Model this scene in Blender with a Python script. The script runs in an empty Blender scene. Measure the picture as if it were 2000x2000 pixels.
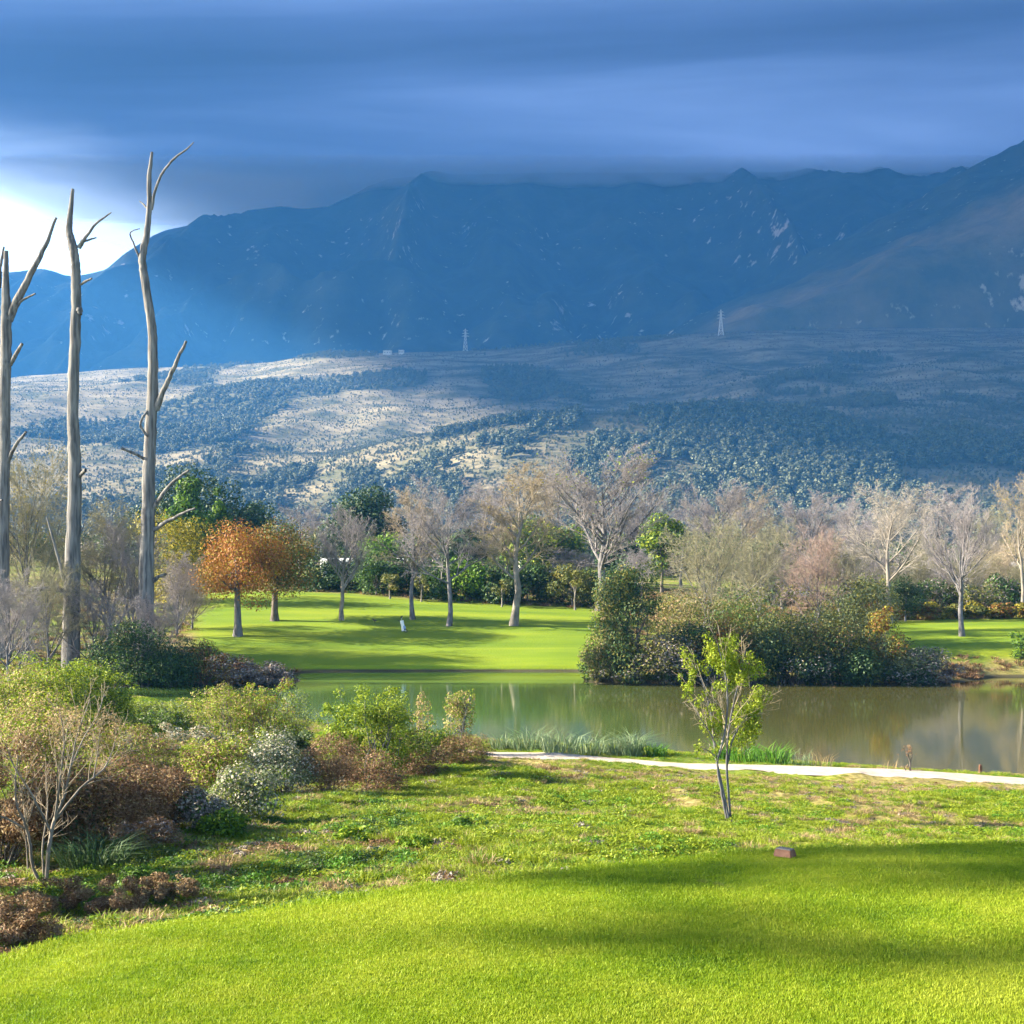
import bpy, math, random
import numpy as np
from math import radians, sin, cos, tan, pi

S = bpy.context.scene
COL = S.collection
# ------------------------------------------------------------------ camera
F, HOR, CZ = 2600.0, 1090.0, 8.0          # focal length and horizon row in photo pixels, eye height over the water
cam_d = bpy.data.cameras.new('camera')
cam_d.sensor_width = 36.0
cam_d.lens = 36.0 * F / 2000.0
cam_d.shift_y = (HOR - 1000.0) / 2000.0
cam_d.clip_start = 0.1
cam_d.clip_end = 60000.0
cam = bpy.data.objects.new('camera', cam_d)
COL.objects.link(cam)
cam.location = (0, 0, CZ)
cam.rotation_euler = (radians(90), 0, 0)
S.camera = cam
# ------------------------------------------------------------------ sky and sun
SUN_EL, SUN_AZ = 23.0, 273.0               # azimuth clockwise from +Y: straight from the left
SH = (sin(radians(SUN_AZ)), cos(radians(SUN_AZ)))
W = bpy.data.worlds.new('World')
S.world = W
W.use_nodes = True
wn = W.node_tree
bg = wn.nodes['Background']
sky = wn.nodes.new('ShaderNodeTexSky')
sky.sky_type = 'NISHITA'
sky.sun_disc = False
sky.sun_elevation = radians(SUN_EL)
sky.sun_rotation = radians(SUN_AZ)
sky.air_density = 1.0
sky.dust_density = 1.0
sky.ozone_density = 1.5
wn.links.new(sky.outputs[0], bg.inputs[0])
bg.inputs[1].default_value = 0.10
sl = bpy.data.lights.new('sun', 'SUN')
sl.energy = 5.0
sl.angle = radians(0.53)
sl.color = (1.0, 0.87, 0.66)
sun = bpy.data.objects.new('sun', sl)
COL.objects.link(sun)
from mathutils import Vector
sdir = Vector((SH[0] * cos(radians(SUN_EL)), SH[1] * cos(radians(SUN_EL)), sin(radians(SUN_EL))))
sun.rotation_euler = sdir.to_track_quat('Z', 'Y').to_euler()
sun.location = (-40, -20, 40)
S.view_settings.view_transform = 'Standard'
S.view_settings.look = 'None'
S.view_settings.gamma = 1.0
S.view_settings.exposure = 3.0
try:
    S.view_settings.use_curve_mapping = False
except Exception:
    pass
cy = S.cycles
cy.use_denoising = True
try:
    cy.denoiser = 'OPENIMAGEDENOISE'
    cy.denoising_input_passes = 'RGB_ALBEDO_NORMAL'
except Exception:
    pass
cy.max_bounces = 7
cy.diffuse_bounces = 3
cy.glossy_bounces = 2
cy.transmission_bounces = 4
cy.transparent_max_bounces = 12
cy.volume_bounces = 1
cy.caustics_reflective = False
cy.caustics_refractive = False

# ------------------------------------------------------------------ helpers
def link(o, parent=None):
    COL.objects.link(o)
    if parent is not None:
        o.parent = parent
    return o

def tag(o, label=None, cat=None, group=None, kind=None):
    if label: o['label'] = label
    if cat: o['category'] = cat
    if group: o['group'] = group
    if kind: o['kind'] = kind
    return o

def empty(name, loc, label, cat, group=None, rz=0.0):
    o = bpy.data.objects.new(name, None)
    o.empty_display_size = 0.2
    o.location = loc
    o.rotation_euler = (0, 0, rz)
    link(o)
    return tag(o, label, cat, group)

def mesh(name, V, faces, attrs=None, smooth=False):
    """faces: list of int arrays (n,3) or (n,4); attrs: name -> float per vertex, or (n,4) colour"""
    me = bpy.data.meshes.new(name)
    V = np.asarray(V, dtype=np.float32).reshape(-1, 3)
    faces = [np.asarray(f, dtype=np.int32) for f in faces if len(f)]
    me.vertices.add(len(V))
    me.vertices.foreach_set('co', V.ravel())
    loops = np.concatenate([f.ravel() for f in faces])
    tot = np.concatenate([np.full(len(f), f.shape[1], dtype=np.int32) for f in faces])
    start = np.concatenate([[0], np.cumsum(tot)[:-1]]).astype(np.int32)
    me.loops.add(len(loops))
    me.loops.foreach_set('vertex_index', loops)
    me.polygons.add(len(tot))
    me.polygons.foreach_set('loop_start', start)
    me.polygons.foreach_set('loop_total', tot)
    if smooth:
        me.polygons.foreach_set('use_smooth', np.ones(len(tot), dtype=bool))
    for k, a in (attrs or {}).items():
        a = np.asarray(a, dtype=np.float32)
        at = me.attributes.new(k, 'FLOAT', 'POINT')
        at.data.foreach_set('value', a.ravel())
    me.update(calc_edges=True)
    return me

def obj(name, me, mat=None, parent=None):
    if mat is not None and len(me.materials) == 0:
        me.materials.append(mat)
    return link(bpy.data.objects.new(name, me), parent)

def _hash(ix, iy, s):
    h = (ix.astype(np.int64) * 374761393 + iy.astype(np.int64) * 668265263 + s * 1442695041) & 0xffffffff
    h = ((h ^ (h >> 13)) * 1274126177) & 0xffffffff
    return ((h ^ (h >> 16)) & 0xffffff) / float(0xffffff)

def vnoise(x, y, s=0):
    x = np.asarray(x, float); y = np.asarray(y, float)
    ix = np.floor(x); iy = np.floor(y)
    fx = x - ix; fy = y - iy
    fx = fx * fx * fx * (fx * (fx * 6 - 15) + 10); fy = fy * fy * fy * (fy * (fy * 6 - 15) + 10)
    a = _hash(ix, iy, s); b = _hash(ix + 1, iy, s); c = _hash(ix, iy + 1, s); d = _hash(ix + 1, iy + 1, s)
    return (a * (1 - fx) + b * fx) * (1 - fy) + (c * (1 - fx) + d * fx) * fy

def fbm(x, y, s=0, o=4, g=0.5):
    v = 0; a = 1.0; t = 0
    for i in range(o):
        v = v + a * vnoise(x * 2 ** i, y * 2 ** i, s + i * 17); t += a; a *= g
    return v / t

def sstep(a, b, x):
    t = np.clip((np.asarray(x, float) - a) / (b - a), 0, 1)
    return t * t * (3 - 2 * t)

# ------------------------------------------------------------------ materials
def newmat(name):
    m = bpy.data.materials.new(name)
    m.use_nodes = True
    nt = m.node_tree
    nt.nodes.clear()
    out = nt.nodes.new('ShaderNodeOutputMaterial')
    return m, nt, out

def N(nt, t, **kw):
    n = nt.nodes.new(t)
    for k, v in kw.items():
        if k.startswith('i_'):
            n.inputs[k[2:].replace('_', ' ')].default_value = v
        else:
            setattr(n, k, v)
    return n

def ramp(nt, stops, fac=None):
    r = nt.nodes.new('ShaderNodeValToRGB')
    e = r.color_ramp.elements
    while len(e) < len(stops):
        e.new(0.5)
    for i, (p, c) in enumerate(stops):
        e[i].position = p
        e[i].color = (c[0], c[1], c[2], 1)
    if fac is not None:
        nt.links.new(fac, r.inputs[0])
    return r

def leaf_mat(name, cols, trans=0.35, rough=0.6, hue_noise=0.0):
    m, nt, out = newmat(name)
    at = N(nt, 'ShaderNodeAttribute', attribute_name='tint')
    n = len(cols)
    r = ramp(nt, [(i / (n - 1), c) for i, c in enumerate(cols)], at.outputs['Fac'])
    p = N(nt, 'ShaderNodeBsdfPrincipled')
    p.inputs['Roughness'].default_value = rough
    p.inputs['Specular IOR Level'].default_value = 0.25
    t = N(nt, 'ShaderNodeBsdfTranslucent')
    nt.links.new(r.outputs[0], p.inputs['Base Color'])
    nt.links.new(r.outputs[0], t.inputs['Color'])
    mx = N(nt, 'ShaderNodeMixShader')
    mx.inputs[0].default_value = trans
    nt.links.new(p.outputs[0], mx.inputs[1]); nt.links.new(t.outputs[0], mx.inputs[2])
    nt.links.new(mx.outputs[0], out.inputs[0])
    return m

def simple_mat(name, col, rough=0.7, spec=0.3, noise=None, col2=None, bump=0.0, scale=(1, 1, 1), metal=0.0):
    m, nt, out = newmat(name)
    p = N(nt, 'ShaderNodeBsdfPrincipled')
    p.inputs['Roughness'].default_value = rough
    p.inputs['Specular IOR Level'].default_value = spec
    p.inputs['Metallic'].default_value = metal
    p.inputs['Base Color'].default_value = (*col, 1)
    if noise:
        tc = N(nt, 'ShaderNodeTexCoord')
        mp = N(nt, 'ShaderNodeMapping'); mp.inputs['Scale'].default_value = scale
        nz = N(nt, 'ShaderNodeTexNoise'); nz.inputs['Scale'].default_value = noise; nz.inputs['Detail'].default_value = 5
        nt.links.new(tc.outputs['Object'], mp.inputs[0]); nt.links.new(mp.outputs[0], nz.inputs['Vector'])
        r = ramp(nt, [(0.35, col), (0.68, col2 or col)], nz.outputs['Fac'])
        nt.links.new(r.outputs[0], p.inputs['Base Color'])
        if bump:
            b = N(nt, 'ShaderNodeBump'); b.inputs['Strength'].default_value = bump; b.inputs['Distance'].default_value = 0.05
            nt.links.new(nz.outputs['Fac'], b.inputs['Height']); nt.links.new(b.outputs[0], p.inputs['Normal'])
    nt.links.new(p.outputs[0], out.inputs[0])
    return m

M = {}
M['dead_wood'] = simple_mat('dead_wood', (0.05, 0.05, 0.052), 0.85, 0.15, 1.4, (0.185, 0.178, 0.172), 0.7, (4, 4, 0.35))
M['grey_bark'] = simple_mat('grey_bark', (0.065, 0.064, 0.068), 0.85, 0.15, 2.0, (0.15, 0.146, 0.15), 0.5, (3, 3, 0.6))
M['pale_bark'] = simple_mat('pale_bark', (0.10, 0.09, 0.078), 0.8, 0.15, 2.0, (0.23, 0.205, 0.175), 0.4, (2, 2, 0.6))
M['dark_bark'] = simple_mat('dark_bark', (0.05, 0.042, 0.035), 0.85, 0.2, 3.0, (0.13, 0.11, 0.095), 0.5, (3, 3, 0.8))
M['twig_grey'] = leaf_mat('twig_grey', [(0.12, 0.11, 0.12), (0.18, 0.165, 0.175), (0.235, 0.215, 0.215)], 0.0, 0.85)
M['twig_tan'] = leaf_mat('twig_tan', [(0.15, 0.125, 0.095), (0.22, 0.18, 0.13), (0.28, 0.235, 0.165)], 0.0, 0.85)
M['twig_olive'] = leaf_mat('twig_olive', [(0.11, 0.105, 0.07), (0.17, 0.16, 0.1), (0.235, 0.22, 0.135)], 0.0, 0.85)
M['twig_pink'] = leaf_mat('twig_pink', [(0.15, 0.11, 0.1), (0.21, 0.15, 0.13), (0.27, 0.2, 0.165)], 0.0, 0.85)
M['twig_white'] = leaf_mat('twig_white', [(0.19, 0.17, 0.15), (0.25, 0.225, 0.195), (0.31, 0.28, 0.24)], 0.0, 0.8)
L = {}
L['dark'] = leaf_mat('foliage_dark', [(0.012, 0.030, 0.012), (0.024, 0.052, 0.018), (0.045, 0.085, 0.026)], 0.2)
L['mid'] = leaf_mat('foliage_mid', [(0.025, 0.055, 0.012), (0.05, 0.105, 0.02), (0.085, 0.15, 0.03)], 0.3)
L['bright'] = leaf_mat('foliage_bright', [(0.05, 0.12, 0.008), (0.105, 0.20, 0.010), (0.17, 0.26, 0.015)], 0.35)
L['lime'] = leaf_mat('foliage_lime', [(0.09, 0.15, 0.006), (0.185, 0.25, 0.010), (0.29, 0.32, 0.03)], 0.35)
L['yellow'] = leaf_mat('foliage_yellow', [(0.16, 0.14, 0.012), (0.27, 0.23, 0.018), (0.36, 0.29, 0.03)], 0.35)
L['orange'] = leaf_mat('foliage_orange', [(0.15, 0.055, 0.012), (0.25, 0.10, 0.018), (0.33, 0.17, 0.03)], 0.3)
L['olive_orange'] = leaf_mat('foliage_olive', [(0.05, 0.055, 0.010), (0.10, 0.085, 0.012), (0.20, 0.09, 0.015)], 0.3)
L['brown'] = leaf_mat('foliage_brown', [(0.06, 0.032, 0.016), (0.15, 0.085, 0.042), (0.27, 0.175, 0.1)], 0.25)
L['rust'] = leaf_mat('foliage_rust', [(0.10, 0.035, 0.012), (0.20, 0.08, 0.02), (0.20, 0.16, 0.03)], 0.3)
L['olive'] = leaf_mat('foliage_olive_mix', [(0.04, 0.055, 0.014), (0.105, 0.12, 0.024), (0.22, 0.185, 0.04)], 0.3)
L['sage'] = leaf_mat('foliage_sage', [(0.05, 0.07, 0.035), (0.11, 0.145, 0.07), (0.2, 0.23, 0.13)], 0.3)
L['grey'] = leaf_mat('foliage_grey', [(0.08, 0.07, 0.065), (0.15, 0.13, 0.12), (0.24, 0.21, 0.19)], 0.1)
L['tan'] = leaf_mat('foliage_tan', [(0.17, 0.12, 0.06), (0.28, 0.20, 0.10), (0.36, 0.29, 0.14)], 0.3)
L['white'] = leaf_mat('flower_white', [(0.25, 0.23, 0.18), (0.38, 0.35, 0.28), (0.50, 0.47, 0.40)], 0.3)
L['reed'] = leaf_mat('foliage_reed', [(0.07, 0.12, 0.05), (0.14, 0.21, 0.1), (0.27, 0.31, 0.19)], 0.3)
L['iris'] = leaf_mat('foliage_iris', [(0.035, 0.11, 0.012), (0.075, 0.19, 0.015), (0.13, 0.26, 0.03)], 0.35)
L['clump'] = leaf_mat('foliage_clump', [(0.02, 0.05, 0.018), (0.04, 0.085, 0.03), (0.10, 0.15, 0.06)], 0.25)

# ------------------------------------------------------------------ ground form (metres; water surface at z = 0)
def at(px, py, d):
    return np.array([d * (px - 1000) / F, d, CZ + d * (HOR - py) / F])

CP = []
def cp(px, d, z): CP.append((d * (px - 1000) / F, d, z))
def cpz(px, py, z):
    d = (CZ - z) * F / (py - HOR); CP.append((d * (px - 1000) / F, d, z))
for px, py, z in [(1420, 1600, 2.2), (1000, 1690, 3.3), (1000, 1600, 2.2), (1000, 1545, 1.6), (1000, 1500, 1.15), (1000, 1473, .85),
                  (1600, 1600, 2.2), (1600, 1550, 1.6), (1600, 1525, 1.1), (1600, 1503, .8), (2000, 1610, 2.3), (2000, 1560, 1.5), (2000, 1526, .8),
                  (1300, 1486, .8), (1800, 1516, .8), (2400, 1545, .8), (2400, 1640, 2.4),
                  (100, 1725, 2.6), (100, 1790, 3.3), (400, 1640, 2.5), (700, 1690, 3.0), (700, 1600, 2.2), (700, 1520, 1.3), (900, 1475, .8),
                  (400, 1500, 1.6), (120, 1500, 1.9), (300, 1420, .7), (0, 1420, 1.0), (-300, 1500, 2.0), (-300, 1750, 3.0),
                  (600, 1440, .6), (780, 1450, .6), (140, 1380, .8)]:
    cpz(px, py, z)
for px, py in [(1000, 1447), (1250, 1462), (1600, 1489), (2000, 1513), (2400, 1528), (800, 1432), (560, 1400), (400, 1385), (270, 1366),
               (250, 1340), (360, 1336), (430, 1337), (560, 1335), (600, 1313), (850, 1311), (1120, 1311), (1150, 1332), (1400, 1334), (1700, 1334), (1860, 1333),
               (1930, 1323), (2100, 1322), (2500, 1325)]:
    cpz(px, py, 0.02)
for px, d in [(700, 76), (1000, 76), (1000, 66), (1400, 66), (1400, 75), (1800, 62), (1800, 75), (2000, 70), (2600, 68), (3200, 70), (560, 76), (330, 78), (800, 86), (1000, 86)]:
    cp(px, d, -1.2)
for px, d, z in [(600, 95.5, .45), (850, 95.5, .45), (1100, 95.5, .45), (850, 105, 1.94), (600, 105, 1.94), (1100, 105, 1.9), (400, 103, 1.7), (700, 115, 3.13), (450, 115, 3.2), (1000, 115, 2.95), (700, 128, 4.5), (450, 128, 4.6), (700, 160, 4.9),
                 (400, 160, 5.0), (1150, 122, 3.3), (1150, 150, 3.9), (1400, 95, .9), (1400, 122, 2.8), (1300, 90, .7), (1600, 90, .7), (1850, 90, .7), (1940, 92, .75), (2100, 92, .8), (1900, 100, 2.05), (1900, 112, 2.75), (2100, 100, 2.1), (2100, 112, 2.8), (1900, 130, 2.7),
                 (2100, 130, 2.7), (1600, 150, 2.6), (2000, 170, 2.4), (100, 90, 1.2), (0, 110, 1.8), (200, 90, .9), (-300, 90, 1.5), (-300, 130, 2.5), (0, 150, 3.0), (700, 220, 6), (1200, 220, 4.4), (1800, 220, 3), (200, 220, 6),
                 (-800, 100, 3), (-800, 220, 6), (3000, 110, 1.6), (3000, 220, 4)]:
    cp(px, d, z)
for x, y, z in [(0, 0, 4.2), (0, -20, 4.5), (-12, 4, 4.2), (14, 6, 4.2), (-30, -5, 4.5), (30, 0, 4.5), (0, -60, 4.5), (-40, -60, 5), (40, -60, 5), (0, 14, 4.0), (8, 16, 4.0), (-7, 13, 3.9),
                (-60, 20, 4), (60, 20, 4), (-50, 40, 3), (50, 40, 2)]:
    CP.append((x, y, z))
CP = np.array(CP)
def _kern(r): return np.sqrt(r * r + 4.0)
_A = _kern(np.hypot(CP[:, None, 0] - CP[None, :, 0], CP[:, None, 1] - CP[None, :, 1]))
_n = len(CP)
_K = np.zeros((_n + 1, _n + 1)); _K[:_n, :_n] = _A; _K[_n, :_n] = 1; _K[:_n, _n] = 1
_W = np.linalg.lstsq(_K, np.append(CP[:, 2], 0), rcond=None)[0]

HC = np.array([(-1400, 745), (-400, 745), (0, 740), (41, 733), (273, 718), (530, 708), (650, 686), (750, 687), (907, 683), (1114, 668), (1296, 658), (1433, 645), (1700, 640), (2000, 640), (2600, 610), (3600, 600)], float)
def hill_z(x, y):
    t = (y - 650) / 1950.0
    tc = np.clip(t, 0, 1)
    cz = np.interp(x, HC[:, 0] - 1000, CZ + (HOR - HC[:, 1]))
    s = 0.75 * tc ** 1.25 + 0.25 * sstep(0, 1, tc)
    z = 12 + (cz - 12) * s
    n = fbm(x / 420.0 + 3, y / 420.0, 5, 4) - .5
    n2 = fbm(x / 150.0 + 9, y / 260.0 + 4, 6, 4) - .5
    z = z + (70 * n + 26 * n2) * (tc * (1 - tc) * 4) ** .8 + 5 * n2 * tc
    z = z + 42 * np.exp(-((x - 120) / 260) ** 2 - ((y - 1120) / 170) ** 2) - 26 * np.exp(-((x + 190) / 120) ** 2 - ((y - 950) / 200) ** 2)
    z = np.where(t > 1, z - (t - 1) ** 1.0 * 420, z)
    return z

def ground_z(x, y):
    x = np.asarray(x, float); y = np.asarray(y, float)
    sh = x.shape
    xf, yf = x.ravel(), y.ravel()
    z = np.empty(len(xf))
    for i in range(0, len(xf), 8192):
        r = _kern(np.hypot(xf[i:i + 8192, None] - CP[None, :, 0], yf[i:i + 8192, None] - CP[None, :, 1]))
        z[i:i + 8192] = r @ _W[:_n] + _W[_n]
    far = 5 - 2.2 * sstep(.05, .25, xf / np.maximum(yf, 1)) + np.clip(yf - 200, 0, 460) * .016
    far = np.where(yf > 640, hill_z(xf, np.maximum(yf, 650)), far)
    far = np.where((yf > 560) & (yf <= 640), far, far)
    w = np.maximum(sstep(170, 300, yf), sstep(110, 260, np.abs(xf)))
    z = z * (1 - w) + far * w
    u_ = xf / np.maximum(yf, 1) * F + 1000
    z = z + .20 * sstep(94.2, 94.45, yf) * (1 - sstep(96.5, 101, yf)) * sstep(575, 600, u_) * (1 - sstep(1165, 1185, u_))
    # small unevenness on the rough bank
    rough = sstep(12, 18, yf) * (1 - sstep(55, 62, yf)) * sstep(.25, .9, z)
    z = z + rough * ((fbm(xf / 1.6, yf / 1.6, 31, 4) - .5) * .45)
    return z.reshape(sh)

def G(px, py, d0=14.0, d1=600.0):
    """point of the ground seen at a photo pixel"""
    d = np.exp(np.linspace(np.log(d0), np.log(d1), 900))
    x = d * (px - 1000) / F
    z = CZ + d * (HOR - py) / F
    g = ground_z(x, d)
    k = np.nonzero(z <= g)[0]
    i = k[0] if len(k) else len(d) - 1
    return np.array([x[i], d[i], g[i]])

def GD(px, d):
    x = d * (px - 1000) / F
    return np.array([x, d, float(ground_z(np.array([x]), np.array([d]))[0])])

def grid_faces(nr, nc):
    i = np.arange(nr - 1)[:, None] * nc + np.arange(nc - 1)[None, :]
    return np.stack([i, i + 1, i + nc + 1, i + nc], -1).reshape(-1, 4)

# cover masks on the ground
def path_center(x):
    # photo row of the path centre -> distance (z about 0.82)
    px = np.array([880, 930, 1000, 1200, 1400, 1600, 1800, 2000, 2400, 3000])
    py = np.array([1463, 1470, 1476, 1487, 1498, 1509, 1518, 1527, 1541, 1556])
    d = (CZ - .85) * F / (py - HOR)
    xs = d * (px - 1000) / F
    return np.interp(x, xs, d)

def lawn_mask(x, y):
    u = x / np.maximum(y, 1) * F + 1000
    left = sstep(370, 400, u + 14 * (vnoise(y / 3, x * 0, 3) - .5)) * (1 - sstep(1165, 1185, u)) * sstep(92.6, 93.2, y)
    right = sstep(1715, 1760, u) * sstep(92.5, 94.0, y + 1.0 * (vnoise(x / 2.0, y * 0, 4) - .5))
    m = np.maximum(left, right)
    edge = np.interp(u, [300, 600, 900, 1200, 1500, 1760, 2100], [132, 130, 124, 122, 118, 113, 113])
    return m * (1 - sstep(edge - 1.5, edge + 1.5, y))

def dry_mask(x, y):
    a = fbm(x / 4.5 + 2, y / 4.5, 41, 4)
    return sstep(.47, .58, a)

ys = np.concatenate([np.linspace(-80, 10, 31)[:-1], np.exp(np.linspace(np.log(10), np.log(93), 200))[:-1], np.linspace(93, 97, 26)[:-1], np.exp(np.linspace(np.log(97), np.log(700), 190))])
xs = 12 * np.sinh(np.linspace(-4.75, 4.75, 421))
X, Y = np.meshgrid(xs, ys)
Z = ground_z(X, Y)
gm = mesh('ground', np.stack([X, Y, Z], -1), [grid_faces(len(ys), len(xs))],
          {'lawn': lawn_mask(X, Y).ravel(), 'dry': dry_mask(X, Y).ravel()}, smooth=True)

def ground_mat():
    m, nt, out = newmat('ground_cover')
    lk = nt.links.new
    geo = N(nt, 'ShaderNodeNewGeometry')
    lawn = N(nt, 'ShaderNodeAttribute', attribute_name='lawn')
    dry = N(nt, 'ShaderNodeAttribute', attribute_name='dry')
    n1 = N(nt, 'ShaderNodeTexNoise'); n1.inputs['Scale'].default_value = .9; n1.inputs['Detail'].default_value = 7; n1.inputs['Roughness'].default_value = .7
    n2 = N(nt, 'ShaderNodeTexNoise'); n2.inputs['Scale'].default_value = 6; n2.inputs['Detail'].default_value = 6
    n3 = N(nt, 'ShaderNodeTexNoise'); n3.inputs['Scale'].default_value = .22; n3.inputs['Detail'].default_value = 4
    for n in (n1, n2, n3): lk(geo.outputs['Position'], n.inputs['Vector'])
    green = ramp(nt, [(.30, (.05, .09, .008)), (.5, (.125, .175, .014)), (.7, (.22, .235, .03))], n1.outputs['Fac'])
    straw = ramp(nt, [(.3, (.10, .06, .03)), (.5, (.25, .18, .08)), (.72, (.38, .30, .15))], n2.outputs['Fac'])
    mx = N(nt, 'ShaderNodeMix', data_type='RGBA')
    add = N(nt, 'ShaderNodeMath', operation='MULTIPLY_ADD'); add.inputs[1].default_value = .6; add.inputs[2].default_value = .06
    lk(dry.outputs['Fac'], add.inputs[0]); lk(add.outputs[0], mx.inputs['Factor'])
    lk(green.outputs[0], mx.inputs['A']); lk(straw.outputs[0], mx.inputs['B'])
    # mown lawn: faint mowing bands and patches
    sep = N(nt, 'ShaderNodeSeparateXYZ'); lk(geo.outputs['Position'], sep.inputs[0])
    mp = N(nt, 'ShaderNodeMapping'); mp.inputs['Scale'].default_value = (.05, .30, 0); lk(geo.outputs['Position'], mp.inputs[0])
    n4 = N(nt, 'ShaderNodeTexNoise'); n4.inputs['Scale'].default_value = 1.0; n4.inputs['Detail'].default_value = 4; lk(mp.outputs[0], n4.inputs['Vector'])
    lw = ramp(nt, [(.32, (.08, .145, .008)), (.5, (.13, .195, .010)), (.68, (.195, .245, .013))], n4.outputs['Fac'])
    mx2 = N(nt, 'ShaderNodeMix', data_type='RGBA')
    lk(lawn.outputs['Fac'], mx2.inputs['Factor']); lk(mx.outputs['Result'], mx2.inputs['A']); lk(lw.outputs[0], mx2.inputs['B'])
    # mud and pond bed at and below the water line
    wet = N(nt, 'ShaderNodeMapRange'); wet.inputs['From Min'].default_value = .08; wet.inputs['From Max'].default_value = .20
    lk(sep.outputs['Z'], wet.inputs['Value'])
    mx3 = N(nt, 'ShaderNodeMix', data_type='RGBA'); mx3.inputs['A'].default_value = (.05, .045, .025, 1)
    lk(wet.outputs[0], mx3.inputs['Factor']); lk(mx2.outputs['Result'], mx3.inputs['B'])
    p = N(nt, 'ShaderNodeBsdfPrincipled'); p.inputs['Roughness'].default_value = .85; p.inputs['Specular IOR Level'].default_value = .15
    lk(mx3.outputs['Result'], p.inputs['Base Color'])
    b = N(nt, 'ShaderNodeBump'); b.inputs['Strength'].default_value = .6; b.inputs['Distance'].default_value = .06
    lk(n2.outputs['Fac'], b.inputs['Height']); lk(b.outputs[0], p.inputs['Normal'])
    lk(p.outputs[0], out.inputs[0])
    return m
tag(obj('ground', gm, ground_mat()), kind='structure')

# ------------------------------------------------------------------ hill
hy = np.linspace(695, 3000, 150)
hx = np.concatenate([np.linspace(-3600, -1300, 30)[:-1], np.linspace(-1300, 1300, 170), np.linspace(1300, 3600, 30)[1:]])
X, Y = np.meshgrid(hx, hy)
Z = hill_z(X, Y) - .6
wood = np.zeros_like(X)
def wood_mask(x, y):
    t = np.clip((y - 650) / 1950.0, 0, 1)
    n = fbm(x / 190.0, y / 330.0, 51, 4)
    low = 1 - sstep(.16, .34, t + (n - .5) * .5)          # continuous wood on the lower slope
    pat = sstep(.60, .66, n) * .8
    m = np.maximum(low, pat)
    m = np.maximum(m, sstep(.5, .8, np.exp(-((x + 330) / 120) ** 2 - ((y - 2520) / 200) ** 2)))
    glade = sstep(.55, .62, fbm(x / 120.0 + 7, y / 160.0, 57, 3)) * .9
    return np.clip(m * (1 - glade * (t < .45)), 0, 1)
hm = mesh('hill', np.stack([X, Y, Z], -1), [grid_faces(len(hy), len(hx))], {'wood': wood_mask(X, Y).ravel()}, smooth=True)
def hill_mat():
    m, nt, out = newmat('hill_cover'); lk = nt.links.new
    geo = N(nt, 'ShaderNodeNewGeometry')
    wd = N(nt, 'ShaderNodeAttribute', attribute_name='wood')
    mp = N(nt, 'ShaderNodeMapping'); mp.inputs['Scale'].default_value = (.011, .017, .02); lk(geo.outputs['Position'], mp.inputs[0])
    n1 = N(nt, 'ShaderNodeTexNoise'); n1.inputs['Scale'].default_value = 1; n1.inputs['Detail'].default_value = 8; n1.inputs['Roughness'].default_value = .72
    lk(mp.outputs[0], n1.inputs['Vector'])
    c = ramp(nt, [(.36, (.055, .065, .03)), (.46, (.12, .11, .065)), (.56, (.205, .175, .11)), (.7, (.28, .24, .155))], n1.outputs['Fac'])
    mx = N(nt, 'ShaderNodeMix', data_type='RGBA'); mx.inputs['B'].default_value = (.04, .055, .025, 1)
    ml = N(nt, 'ShaderNodeMath', operation='MULTIPLY'); ml.inputs[1].default_value = .7; lk(wd.outputs['Fac'], ml.inputs[0])
    lk(ml.outputs[0], mx.inputs['Factor']); lk(c.outputs[0], mx.inputs['A'])
    p = N(nt, 'ShaderNodeBsdfPrincipled'); p.inputs['Roughness'].default_value = .9; p.inputs['Specular IOR Level'].default_value = .1
    lk(mx.outputs['Result'], p.inputs['Base Color'])
    b = N(nt, 'ShaderNodeBump'); b.inputs['Strength'].default_value = .8; b.inputs['Distance'].default_value = 8
    lk(n1.outputs['Fac'], b.inputs['Height']); lk(b.outputs[0], p.inputs['Normal'])
    lk(p.outputs[0], out.inputs[0]); return m
tag(obj('hill', hm, hill_mat()), kind='structure')

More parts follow.
